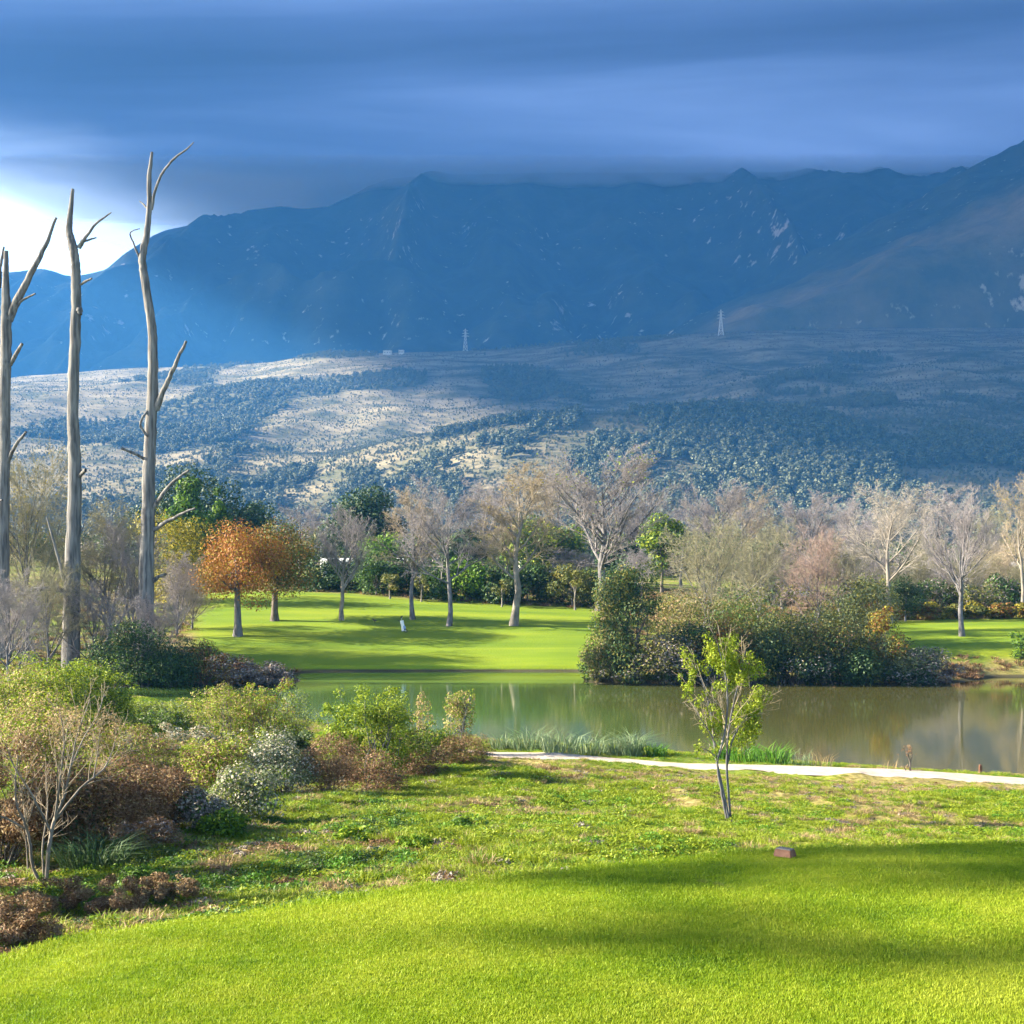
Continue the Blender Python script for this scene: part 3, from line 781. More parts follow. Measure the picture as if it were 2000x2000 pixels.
# rough grass at the back of the fairway and along the far shores
n = 26000
y = 82 + 100 * rng.random(n); u = rng.uniform(-.6, .6, n); x = u * y
z = ground_z(x, y); lm_ = lawn_mask(x, y)
ok = (z > .05) & (lm_ < .2) & (rng.random(n) < .7)
lip = (lm_ > .2) & (y < 96.2) & (rng.random(n) < .9)
x, y, z = x[ok], y[ok], z[ok]
protos = []
for lm in ('olive', 'tan', 'mid', 'brown'):
    for k in range(2):
        V, fc, ti = blades(40, .35, .15, .5, .05, .8, rng, 2); protos.append((mesh('rough_tuft', V, fc, {'tint': ti}), L[lm]))
uu = x / y * F + 1000
idx = np.where(uu > 1850, rng.choice([6, 7, 2, 3, 6, 7], len(x)), rng.integers(0, 8, len(x)))
sc = rng.uniform(.5, 1.2, len(x))
scatter('shore_rough', np.stack([x, y, z - .02], -1), np.stack([sc, sc, sc * .8], -1), np.stack([x * 0, x * 0, rng.random(len(x)) * 6.28], -1), idx, protos,
        'rough grass and litter under the trees and along the far shore', 'grass')

# ------------------------------------------------------------------ plants: branch and leaf builders
def tubes(P, R, sides=3):
    """P (n,k,3), R (n,k) -> verts, quads"""
    n, k, _ = P.shape
    T = np.gradient(P, axis=1); T /= np.linalg.norm(T, axis=2)[:, :, None] + 1e-9
    ref = np.where(np.abs(T[:, :1, 2:3]) > .9, np.array([1.0, 0, 0]), np.array([0, 0, 1.0]))
    A = np.cross(T, np.broadcast_to(ref, T.shape)); A /= np.linalg.norm(A, axis=2)[:, :, None] + 1e-9
    B = np.cross(T, A)
    an = np.arange(sides) * 2 * pi / sides
    ring = A[:, :, None, :] * np.cos(an)[None, None, :, None] + B[:, :, None, :] * np.sin(an)[None, None, :, None]
    V = (P[:, :, None, :] + ring * R[:, :, None, None]).reshape(-1, 3)
    base = (np.arange(n)[:, None, None] * k + np.arange(k - 1)[None, :, None]) * sides
    j = np.arange(sides)[None, None, :]; j2 = (j + 1) % sides
    Q = np.stack([base + j, base + j2, base + sides + j2, base + sides + j], -1).reshape(-1, 4)
    return V, Q

def grow(P, R, n, t0, t1, a0, a1, lr, k, trop, wig, rr, rng, tip=.25):
    Np, kp, _ = P.shape
    t = t0 + (t1 - t0) * (np.arange(n)[None, :] + rng.random((Np, n))) / n
    fi = np.clip(t, 0, .999) * (kp - 1); i = fi.astype(int); f = (fi - i)[..., None]
    r_ = np.arange(Np)[:, None]
    p0 = P[r_, i] * (1 - f) + P[r_, i + 1] * f
    tg = P[r_, i + 1] - P[r_, i]; tg /= np.linalg.norm(tg, axis=2)[..., None] + 1e-9
    rad = R[r_, i] * (1 - f[..., 0]) + R[r_, i + 1] * f[..., 0]
    plen = np.linalg.norm(np.diff(P, axis=1), axis=2).sum(1)[:, None]
    v = rng.normal(0, 1, (Np, n, 3)); v -= (v * tg).sum(2)[..., None] * tg; v /= np.linalg.norm(v, axis=2)[..., None] + 1e-9
    ang = np.radians(rng.uniform(a0, a1, (Np, n)))[..., None]
    d = tg * np.cos(ang) + v * np.sin(ang)
    Ln = plen * lr * (1.15 - .55 * (t - t0) / max(t1 - t0, 1e-6)) * rng.uniform(.7, 1.25, (Np, n))
    d = d.reshape(-1, 3); Ln = Ln.ravel(); p = p0.reshape(-1, 3); rad = rad.ravel()
    pts = [p]
    for j in range(k - 1):
        d = d + np.array([0, 0, trop]) / (k - 1) + rng.normal(0, wig, d.shape)
        d /= np.linalg.norm(d, axis=1)[:, None] + 1e-9
        p = p + d * (Ln / (k - 1))[:, None]; pts.append(p)
    C = np.stack(pts, 1)
    RR = (rad * rr)[:, None] * np.linspace(1, tip, k)[None, :]
    return C, RR

def tint_per(V, n_per, rng, mu=.5, sd=.22):
    n = len(V) // n_per
    return np.repeat(np.clip(rng.normal(mu, sd, n), 0, 1), n_per)

STYLES = {
    # name: trunk fraction, limbs (n, t0, angle0, angle1, length), then finer levels
    'vase':   dict(tr=.98, r=.017, n=(18, 8, 8, 7), t0=.30, ang=((18, 42), (15, 40), (18, 50), (20, 60)), lr=(.50, .42, .45, .50), trop=(.55, .45, .4, .3), wig=.10),
    'spread': dict(tr=.92, r=.018, n=(15, 8, 8, 8), t0=.34, ang=((35, 65), (25, 55), (25, 65), (25, 70)), lr=(.48, .46, .46, .50), trop=(.45, .25, .15, .1), wig=.14),
    'tall':   dict(tr=1.0, r=.015, n=(18, 7, 8, 7), t0=.32, ang=((25, 50), (25, 50), (25, 60), (25, 65)), lr=(.33, .46, .48, .55), trop=(.35, .25, .2, .1), wig=.13),
    'scrub':  dict(tr=.55, r=.0120, n=(18, 8, 8, 7), t0=.08, ang=((15, 60), (20, 55), (25, 65), (25, 75)), lr=(.85, .50, .46, .50), trop=(.40, .15, .05, 0), wig=.16),
}
_bare_cache = {}
def bare_proto(style, seed, H=12.0):
    key = (style, seed)
    if key in _bare_cache: return _bare_cache[key]
    st = STYLES[style]; rg = np.random.default_rng(seed)
    k = 9
    zz = np.linspace(0, H * st['tr'], k)
    P = np.zeros((1, k, 3)); P[0, :, 2] = zz
    P[0, 1:, :2] = np.cumsum(rg.normal(0, .012 * H, (k - 1, 2)), 0) * .6
    R = (H * st['r'] * (1 - np.linspace(0, 1, k) ** 1.3 * .90))[None, :]
    R[0, 0] *= 1.35
    Vt, Qt = tubes(P, R, 8)
    levels = []
    C, RR = grow(P, R, st['n'][0], st['t0'], .97, *st['ang'][0], st['lr'][0], 6, st['trop'][0], st['wig'] * .6, .62, rg)
    V1, Q1 = tubes(C, RR, 5)
    tv = np.concatenate([Vt, V1]); tq = np.concatenate([Qt, Q1 + len(Vt)])
    cv, cq, ct, off = [], [], [], 0
    for l in (1, 2, 3):
        kk = (5, 4, 2)[l - 1]
        C, RR = grow(C, RR, st['n'][l], .12, .97, *st['ang'][l], st['lr'][l], kk, st['trop'][l], st['wig'], .6, rg)
        RR = np.maximum(RR, .0075 * H / 12)
        RR[:, -1] = .005 * H / 12
        V, Q = tubes(C, RR, 3)
        cv.append(V); cq.append(Q + off); off += len(V)
        ct.append(np.repeat(np.clip(rg.normal(.35 + .12 * l, .2, len(C)), 0, 1), kk * 3))
    cv = np.concatenate(cv); tips = C[:, -1]
    hmax = np.percentile(cv[:, 2], 99.5)
    wmax = np.percentile(np.abs(cv[:, :2]), 98)
    _bare_cache[key] = dict(tv=tv, tq=tq, cv=cv, cq=np.concatenate(cq), ct=np.concatenate(ct), tips=tips, h=hmax, w=wmax, meshes={})
    return _bare_cache[key]

def bare_tree(name, px, d, top, width, style, seed, bark, twig, label, cat='tree', group=None, base=None, rz=0.0, leaf=None, lean=0.0):
    """width = crown width in photo pixels; top = photo row of the crown top"""
    b = base if base is not None else GD(px, d)
    pr = bare_proto(style, seed)
    H = (CZ + b[1] * (HOR - top) / F) - b[2]
    sz = H / pr['h']; sx = (width / F * b[1] / 2) / pr['w']
    o = empty(name, b - np.array([0, 0, .08]), label, cat, group, rz)
    o.scale = (sx, sx, sz); o.rotation_euler = (0, lean, rz)
    ms = pr['meshes']
    if not ms:
        ms['t'] = mesh('trunk', pr['tv'], [pr['tq']], smooth=True); ms['t'].materials.append(M[bark])
        ms['c'] = mesh('crown', pr['cv'], [pr['cq']], {'tint': pr['ct']}); ms['c'].materials.append(M[twig])
    for nm, k_, mt in (('trunk', 't', M[bark]), ('crown', 'c', M[twig])):
        q = obj(nm, ms[k_], None, o)
        q.material_slots[0].link = 'OBJECT'; q.material_slots[0].material = mt
    if leaf:
        lm, nl, ls, hmin = leaf
        rg = np.random.default_rng(seed * 7 + int(px))
        tp = pr['tips'][pr['tips'][:, 2] > hmin * pr['h']]
        cl = fbm(tp[:, 0] / 1.5 + px, tp[:, 2] / 1.5, 5, 3); tp = tp[cl > .42]
        C = tp[rg.integers(0, len(tp), nl)] + rg.normal(0, .10, (nl, 3))
        V, fc, ti = leaf_quads(C, rg, ls, .6, .3)
        obj('foliage', mesh('foliage', V, fc, {'tint': ti}), L[lm], o)
    return o

def lumps(rx, ry, rz, m, rg, flat=0.0, lo=.35, hi=.88):
    v = rg.normal(0, 1, (m, 3)); v /= np.linalg.norm(v, axis=1)[:, None]
    if flat: v[:, 2] = np.where(v[:, 2] < 0, v[:, 2] * (1 - flat), v[:, 2])
    r = lo + (hi - lo) * rg.random(m) ** .6
    return v * r[:, None] * np.array([rx, ry, rz])

def foliage_mesh(cent, lr, n, size, rg, aspect=.6, up=.35, flat_z=.8, hang=0.0):
    """leaf cards in shells round lump centres; lr lump radii"""
    w = lr ** 2; w = w / w.sum()
    k = rg.choice(len(cent), n, p=w)
    v = rg.normal(0, 1, (n, 3)); v /= np.linalg.norm(v, axis=1)[:, None]
    r = lr[k] * (.45 + .6 * rg.random(n) ** .7)
    off = v * r[:, None]; off[:, 2] *= flat_z
    if hang: off[:, 2] -= hang * rg.random(n) ** 2 * lr[k]
    C = cent[k] + off
    V, fc, ti = leaf_quads(C, rg, size, aspect, up, v, .8)
    lt = np.clip(rg.normal(0, .16, len(cent)), -.3, .3)
    return V, fc, np.clip(ti * .7 + .15 + np.repeat(lt[k], 4), 0, 1)

def fit(Vs, x0, rx, zb, zt, depth=1.0):
    A = np.concatenate(Vs)
    lo, hi = np.percentile(A[:, 2], [.3, 99.7]); xl, xh = np.percentile(A[:, 0], [1.0, 99.0])
    kz = (zt - zb) / max(hi - lo, 1e-6); kx = 2 * rx / max(xh - xl, 1e-6); xc = (xl + xh) / 2
    def g(V):
        V = V.copy(); V[:, 0] = x0 + (V[:, 0] - xc) * kx; V[:, 1] *= kx; V[:, 2] = zb + (V[:, 2] - lo) * kz
        return V
    return g

def leafy_tree(name, px, d, top, bot, width, lm, label, bark='dark_bark', seed=1, n=3200, ls=.24, m=16, trunk_r=None, base=None, cat='tree', group=None, depth=1.0, lms=None, hang=0.0, cx=None, cone=False, lump=.42):
    """top/bot = photo rows of the crown's top and bottom, width in photo pixels"""
    rg = np.random.default_rng(seed * 131 + int(px))
    b = base if base is not None else GD(px, d)
    s = b[1] / F
    zt = CZ + s * (HOR - top) - b[2]; zb = CZ + s * (HOR - bot) - b[2]
    rx = width * s / 2; rzz = (zt - zb) / 2; zc = (zt + zb) / 2
    xo = (cx - px) * s if cx is not None else 0.0
    o = empty(name, b - np.array([0, 0, .06]), label, cat, group)
    cen = lumps(rx, rx * depth, rzz, m, rg, lo=.3, hi=.72)
    if cone:
        f = np.clip(1 - (cen[:, 2] / rzz + 1) / 2, .08, 1); cen[:, 0] *= f * 1.25; cen[:, 1] *= f * 1.25
    lrad = np.full(m, lump * min(rx, rzz)) * rg.uniform(.7, 1.25, m)
    if cone: lrad *= np.clip(.4 + f, .4, 1.1)
    cen = cen + np.array([xo, 0, zc])
    lrad = np.minimum(lrad, np.maximum((zt - cen[:, 2]) * 1.15, .25 * lrad))
    # trunk and limbs
    r0 = trunk_r or max(.06, zt * .022)
    k = 7; th = max(zb + .45 * (zt - zb), .4)
    P = np.zeros((1, k, 3)); P[0, :, 2] = np.linspace(0, th, k); P[0, :, 0] = np.linspace(0, 1, k) ** 2 * xo * .6
    P[0, 1:, :2] += np.cumsum(rg.normal(0, th * .008, (k - 1, 2)), 0)
    R = (r0 * np.linspace(1, .45, k))[None, :]; R[0, 0] *= 1.35
    Vt, Qt = tubes(P, R, 7)
    ml = min(m, 14)
    st = P[0, rg.integers(3, k, ml)]
    tt = np.linspace(0, 1, 5)[None, :, None]
    LP = st[:, None, :] * (1 - tt) + cen[:ml][:, None, :] * tt
    LP[:, 1:4, 2] -= (.08 * (zt - zb)) * np.array([.7, 1, .6])[None, :] * .5
    LR = (r0 * .38) * np.linspace(1, .25, 5)[None, :] * np.ones((ml, 1))
    Vl, Ql = tubes(LP, LR, 4)
    obj('trunk', mesh('trunk', np.concatenate([Vt, Vl]), [np.concatenate([Qt, Ql + len(Vt)])], smooth=True), M[bark], o)
    mats = lms or [(lm, 1.0)]
    parts = [(mn, foliage_mesh(cen, lrad, int(n * fr), ls, rg, hang=hang)) for mn, fr in mats]
    g = fit([p_[1][0] for p_ in parts], xo, rx, zb, zt)
    for j, (mn, (V, fc, ti)) in enumerate(parts):
        obj('crown' if j == 0 else 'foliage', mesh('crown', g(V), fc, {'tint': ti}), L[mn], o)
    return o

def bush(name, px, py, top, width, lm, label, seed=1, n=2600, ls=.09, m=12, cat='bush', group=None, base=None, depth=.9, lms=None, stems=14, stem_mat='dark_bark', aspect=.55, up=.35, lump=.42, hang=.1, spiky=0.0, lo=.35):
    rg = np.random.default_rng(seed * 977 + int(px) + int(py))
    b = base if base is not None else G(px, py)
    s = b[1] / F
    H = max(CZ + s * (HOR - top) - b[2], .15); rx = width * s / 2
    o = empty(name, b - np.array([0, 0, .03]), label, cat, group)
    cen = lumps(rx * .8, rx * .8 * depth, H * .52, m, rg, .3, lo, .85)
    cen[:, 2] += H * .46
    lr_ = lump * min(rx, H * .6) * rg.uniform(.6, 1.2, m)
    lr_ = np.minimum(lr_, np.maximum(H - cen[:, 2], .2 * lr_))
    if spiky:
        e = rg.random((m * 2, 3)) * np.array([2 * rx, 2 * rx * depth, 0]) - np.array([rx, rx * depth, 0])
        e *= .8; e[:, 2] = H * rg.uniform(.5, .95, m * 2); cen = np.concatenate([cen, e]); lr_ = np.concatenate([lr_, spiky * rx * rg.uniform(.5, 1, m * 2)])
    # stems
    k = 5; ns = stems
    tgt = cen[rg.integers(0, len(cen), ns)]
    bs = np.stack([rg.normal(0, .14 * rx, ns), rg.normal(0, .14 * rx, ns), np.zeros(ns)], -1)
    tt = np.linspace(0, 1, k)[None, :, None]
    SP = bs[:, None, :] * (1 - tt) + tgt[:, None, :] * tt
    SP[:, 1:-1] += rg.normal(0, .04 * H, (ns, k - 2, 3))
    SR = max(.008, H * .010) * np.linspace(1, .3, k)[None, :] * rg.uniform(.6, 1.3, (ns, 1))
    V, Q = tubes(SP, SR, 4)
    obj('stems', mesh('stems', V, [Q], {'tint': np.full(len(V), .5)}), M[stem_mat], o)
    parts = []
    for j, (mn, fr) in enumerate(lms or [(lm, 1.0)]):
        if j == 0 or mn not in ('white',):
            V, fc, ti = foliage_mesh(cen, lr_, int(n * fr), ls, rg, aspect, up, .85, hang)
        else:
            V, fc, ti = foliage_mesh(cen, lr_ * 1.06, int(n * fr), ls * .8, rg, .9, .8, .85, 0)
        parts.append((mn, V, fc, ti))
    g = fit([p_[1] for p_ in parts], 0.0, rx, -.02, H)
    for mn, V, fc, ti in parts:
        obj('flowers' if mn == 'white' else 'foliage', mesh('foliage', g(V), fc, {'tint': ti}), L[mn], o)
    return o

def poly_branch(pts, radii, rng, sub=4, wob=.15):
    """smooth tube centreline through hand-placed points -> (1,k,3),(1,k)"""
    pts = np.array(pts, float); n = len(pts)
    t = np.arange(n); tt = np.linspace(0, n - 1, (n - 1) * sub + 1)
    P = np.stack([np.interp(tt, t, pts[:, i]) for i in range(3)], -1)
    ker = np.array([.25, .5, .25])
    for _ in range(2):
        Q = P.copy()
        for i in range(3): Q[1:-1, i] = np.convolve(P[:, i], ker, 'valid')
        P = Q
    R = np.interp(tt, t, radii)
    P[1:-1] += rng.normal(0, 1, P[1:-1].shape) * (R[1:-1, None] * wob)
    R = R * rng.uniform(.96, 1.04, len(R))
    return P[None], R[None]

#PART2
# ------------------------------------------------------------------ woods on the hill (one far-off mass)
rng = np.random.default_rng(77)
hill_leaf = leaf_mat('hill_foliage', [(.04, .052, .03), (.08, .095, .056), (.125, .14, .085)], .15)
protos = []
for i in range(6):
    m_ = 9
    cen = lumps(.42, .42, .42, m_, rng, .2, .2, .75) + np.array([0, 0, .55])
    if i >= 4:
        cen = np.stack([rng.normal(0, .10, m_), rng.normal(0, .10, m_), np.linspace(.1, .92, m_)], -1); cen[:, :2] *= (1.3 - cen[:, 2:])
    V, fc, ti = foliage_mesh(cen, np.full(m_, .24 if i < 4 else .17) * rng.uniform(.7, 1.2, m_), 170, .17, rng, .8, .3, 1.0)
    protos.append((mesh('far_tree', V, fc, {'tint': ti}), hill_leaf))
n = 260000
yy = 690 + 1950 * rng.random(n) ** 1.15
xx = rng.uniform(-.46, .46, n) * yy
wm = wood_mask(xx, yy)
pr_ = np.where(wm > .35, .34 * wm, .26) * np.clip(1500 / yy, .45, 1.0)
ok = rng.random(n) < pr_
xx, yy, wm = xx[ok], yy[ok], wm[ok]
hh = np.where(wm > .35, rng.uniform(5, 11, len(xx)), rng.uniform(1.2, 3.6, len(xx))) * np.clip(1.15 - (yy - 700) / 4200, .6, 1.1)
wd = hh * rng.uniform(.75, 1.25, len(xx))
scatter('hill_woodland', np.stack([xx, yy, hill_z(xx, yy) - .9], -1), np.stack([wd, wd, hh], -1), np.stack([xx * 0, xx * 0, rng.random(len(xx)) * 6.28], -1),
        rng.integers(0, 6, len(xx)), protos, 'hazy woods and scrub covering the hill below the mountain', 'woodland')

# low trees and gardens between the park and the hill foot
protos = []
for lm in ('dark', 'mid', 'olive', 'grey'):
    for k in range(2):
        m_ = 12
        cen = lumps(.42, .42, .40, m_, rng, .2, .2, .8) + np.array([0, 0, .52])
        V, fc, ti = foliage_mesh(cen, np.full(m_, .2) * rng.uniform(.7, 1.2, m_), 500, .075, rng, .7, .3, 1.0)
        protos.append((mesh('mid_tree', V, fc, {'tint': ti}), L[lm]))
n = 2600
yy = 225 + 480 * rng.random(n); xx = rng.uniform(-.5, .5, n) * yy
hh = rng.uniform(3.5, 8.5, n); wd = hh * rng.uniform(.8, 1.3, n)
scatter('far_thicket', np.stack([xx, yy, ground_z(xx, yy) - .4], -1), np.stack([wd, wd, hh], -1), np.stack([xx * 0, xx * 0, rng.random(n) * 6.28], -1),
        rng.integers(0, 8, n), protos, 'mixed dark thicket filling the ground behind the park trees', 'woodland')

# ------------------------------------------------------------------ three dead trunks on the left
def dead_tree(label, d, trunk, limbs, seed, wpx):
    rg = np.random.default_rng(seed)
    b = GD(trunk[0][0], d)
    s = d / F
    def pt(px, py, dd): return np.array([(px - 1000) * s, d + dd, CZ + s * (HOR - py)])
    root = b.copy()
    o = empty('dead_tree', root, label, 'dead tree', 'tall dead trunks on the left bank')
    pts = [np.array([b[0], b[1], b[2] - .25])] + [pt(*q[:2], q[2]) for q in trunk[1:]]
    rad = [q * s / 2 for q in wpx]
    P, R = poly_branch(np.array(pts) - root, rad, rg, 8, .05)
    V, Q = tubes(P, R, 12)
    n_ = len(V); cap = [np.array([[n_ - 12, n_ - 8, n_ - 4]]), np.array([[n_ - 12 + i, n_ - 12 + (i + 1) % 12, n_ - 12 + (i + 2) % 12, n_ - 12 + (i + 3) % 12] for i in (0, 3, 6, 9)])]
    obj('trunk', mesh('trunk', V, [Q, cap[1]], smooth=True), M['dead_wood'], o)
    for lb in limbs:
        pts = [pt(*q[:3]) for q in lb]; rad = [max(q[3] * s / 2, .02) for q in lb]
        P, R = poly_branch(np.array(pts) - root, rad, rg, 5, .12)
        V, Q = tubes(P, R, 7)
        obj('limb', mesh('limb', V, [Q], smooth=True), M['dead_wood'], o)
    return o
dead_tree('thick grey dead trunk with one long raised fork and a broken flat top', 89,
          [(6, 1260, 0), (5, 1150, 0), (6, 1000, 0), (8, 880, .1), (9, 760, 0), (10, 690, .1), (12, 610, 0), (11, 540, 0), (12, 490, 0)],
          [[(16, 625, 0, 18), (40, 580, -.3, 15), (70, 530, -.5, 12), (95, 485, -.6, 9), (117, 430, -.7, 5)],
           [(24, 612, 0, 6), (45, 590, -.4, 5), (77, 578, -.8, 3)],
           [(20, 712, 0, 9), (35, 695, -.4, 8), (50, 674, -.6, 6)],
           [(14, 905, 0, 8), (34, 872, -.5, 7), (62, 846, -1.0, 5)],
           [(-6, 560, .3, 10), (-6, 520, .5, 7), (1, 478, .6, 4)],
           [(10, 1000, 0, 7), (-10, 985, -.4, 6), (18, 978, -1.2, 4)]], 3, [30, 27, 24, 22, 22, 22, 20, 12, 9])
dead_tree('straight grey dead trunk with a hollow curved crown and small forked branch', 86,
          [(138, 1296, 0), (139, 1200, 0), (142, 1050, .1), (146, 920, .1), (142, 800, 0), (145, 690, 0), (148, 600, .1), (148, 520, 0), (143, 485, 0), (133, 450, .1), (137, 410, .1), (141, 368, .1)],
          [[(154, 484, 0, 10), (168, 466, -.2, 7), (190, 438, -.3, 5), (221, 418, -.4, 2.5)],
           [(163, 472, 0, 5), (174, 466, .2, 4), (186, 462, .3, 2.5)],
           [(156, 556, 0, 5), (168, 553, -.3, 5), (184, 547, -.5, 4)],
           [(154, 604, 0, 14), (158, 608, -.2, 12), (160, 616, -.25, 6)],
           [(155, 930, 0, 9), (165, 924, -.4, 7), (174, 920, -.7, 8)],
           [(130, 1152, -.2, 10), (80, 1148, -.8, 9), (30, 1172, -1.2, 8), (-10, 1188, -1.6, 6)],
           [(128, 1135, -.2, 7), (112, 1060, -.6, 5), (100, 1010, -.8, 3)]], 4, [37, 32, 29, 25, 22, 21, 20, 18, 18, 14, 10, 6])
dead_tree('tallest grey dead trunk leaning in a gentle curve with a long hooked top branch', 92,
          [(283, 1250, 0), (285, 1150, 0), (289, 1040, 0), (290, 940, 0), (295, 830, 0), (299, 720, 0), (297, 640, 0), (282, 540, 0), (277, 505, 0), (287, 455, 0), (292, 400, 0), (291, 345, 0), (297, 297, 0)],
          [[(296, 410, 0, 6), (304, 372, -.2, 5.5), (320, 338, -.3, 5), (345, 312, -.5, 4.5), (368, 298, -.6, 3.5), (383, 284, -.7, 2)],
           [(288, 408, 0, 4), (278, 397, .3, 3.5), (269, 389, .5, 2)],
           [(277, 512, 0, 6), (266, 486, -.2, 4), (255, 458, -.3, 3), (262, 452, -.3, 2), (275, 448, -.2, 1.5)],
           [(304, 800, 0, 16), (318, 772, -.3, 11), (340, 730, -.6, 9), (355, 700, -.8, 7), (370, 670, -.9, 5)],
           [(292, 800, -.2, 5), (284, 815, -.6, 5), (278, 832, -.7, 5), (290, 852, -.4, 5)],
           [(284, 898, -.1, 6), (270, 888, -.6, 6), (245, 878, -1.0, 5)],
           [(302, 990, -.1, 9), (322, 966, -.6, 8), (350, 938, -1.0, 6), (378, 922, -1.4, 5)],
           [(300, 1036, -.1, 9), (325, 1022, -.6, 8), (360, 1006, -1.2, 6), (392, 994, -1.6, 4)],
           [(300, 1135, 0, 9), (312, 1126, -.3, 7), (328, 1121, -.5, 5)]], 5, [40, 32, 28, 26, 23, 20, 18, 16, 15, 13, 10, 9, 5])

# ------------------------------------------------------------------ grey leafless scrub round the dead trunks
LB = 'leafless scrub around the dead trunks'
for px, d, top, w, st, sd, tw, leaf, lab in [
    (55, 92, 862, 230, 'scrub', 1, 'twig_olive', ('yellow', 700, .10, .5), 'tall olive grey leafless scrub between the two left dead trunks'),
    (-40, 96, 900, 220, 'scrub', 2, 'twig_olive', None, 'olive grey leafless scrub behind the forked dead trunk'),
    (205, 98, 975, 210, 'scrub', 3, 'twig_olive', ('yellow', 300, .10, .7), 'rounded olive grey leafless scrub between the two tallest dead trunks'),
    (262, 96, 1010, 170, 'scrub', 1, 'twig_grey', None, 'dark grey leafless scrub beside the curved dead trunk'),
    (345, 104, 1075, 140, 'scrub', 2, 'twig_grey', None, 'low grey leafless scrub below the yellow tree'),
    (375, 108, 1115, 110, 'scrub', 3, 'twig_olive', ('olive', 500, .12, .3), 'small olive scrub with a few leaves beside the orange tree'),
    (20, 78, 1110, 150, 'scrub', 3, 'twig_grey', None, 'low tangled grey scrub at the foot of the forked dead trunk'),
    (185, 86, 1130, 150, 'scrub', 2, 'twig_grey', None, 'grey tangled brush at the foot of the straight dead trunk'),
    (95, 84, 1090, 170, 'scrub', 1, 'twig_olive', None, 'brown grey brush in front of the tall olive scrub'),
    (310, 90, 1160, 120, 'scrub', 1, 'twig_grey', None, 'thin grey brush at the foot of the curved dead trunk')]:
    bare_tree('bare_scrub', px, d, top, w, st, sd, 'grey_bark', tw, lab, 'scrub', LB, rz=sd * 1.7 + px * .01, leaf=leaf)

# ------------------------------------------------------------------ park trees
PK = 'leafless trees standing on the fairway'
bare_tree('bare_tree', 667, 0, 985, 110, 'vase', 11, 'pale_bark', 'twig_grey', 'slim leafless tree with a twin stem right of the orange trees', group=PK, base=G(667, 1212, 96), rz=.4)
bare_tree('bare_tree', 805, 0, 950, 140, 'tall', 12, 'grey_bark', 'twig_tan', 'tall straight leafless tree beside the golf bag', group=PK, base=G(806, 1210, 96), rz=1.2)
bare_tree('bare_tree', 877, 0, 930, 190, 'spread', 13, 'grey_bark', 'twig_grey', 'broad leafless tree with a flared knobbly grey trunk', group=PK, base=G(877, 1223, 96), rz=2.2)
bare_tree('bare_tree', 1003, 0, 905, 190, 'tall', 14, 'pale_bark', 'twig_tan', 'tall leafless tree with a pale tan trunk on the fairway', group=PK, base=G(1003, 1222, 96), rz=.9, leaf=('yellow', 260, .12, .5))
bare_tree('bare_tree', 1172, 121, 878, 285, 'vase', 15, 'grey_bark', 'twig_grey', 'largest leafless tree with a wide fan crown behind the island evergreen', group=PK, rz=3.0, leaf=('lime', 300, .14, .35))
bare_tree('bare_tree', 1879, 0, 950, 150, 'vase', 16, 'grey_bark', 'twig_grey', 'upright leafless tree standing alone on the right lawn', group=PK, base=G(1879, 1243, 93), rz=1.0)
bare_tree('bare_tree', 1738, 111, 940, 230, 'spread', 17, 'pale_bark', 'twig_white', 'pale barked leafless tree leaning beside the dark round tree', group=PK, rz=4.0, lean=.06)
bare_tree('bare_tree', 1995, 116, 925, 170, 'spread', 18, 'pale_bark', 'twig_tan', 'leafless tree with a few yellow leaves beyond the right lawn', group=PK, rz=1.5, leaf=('yellow', 500, .12, .4))
BK = 'leafless trees in the back row'
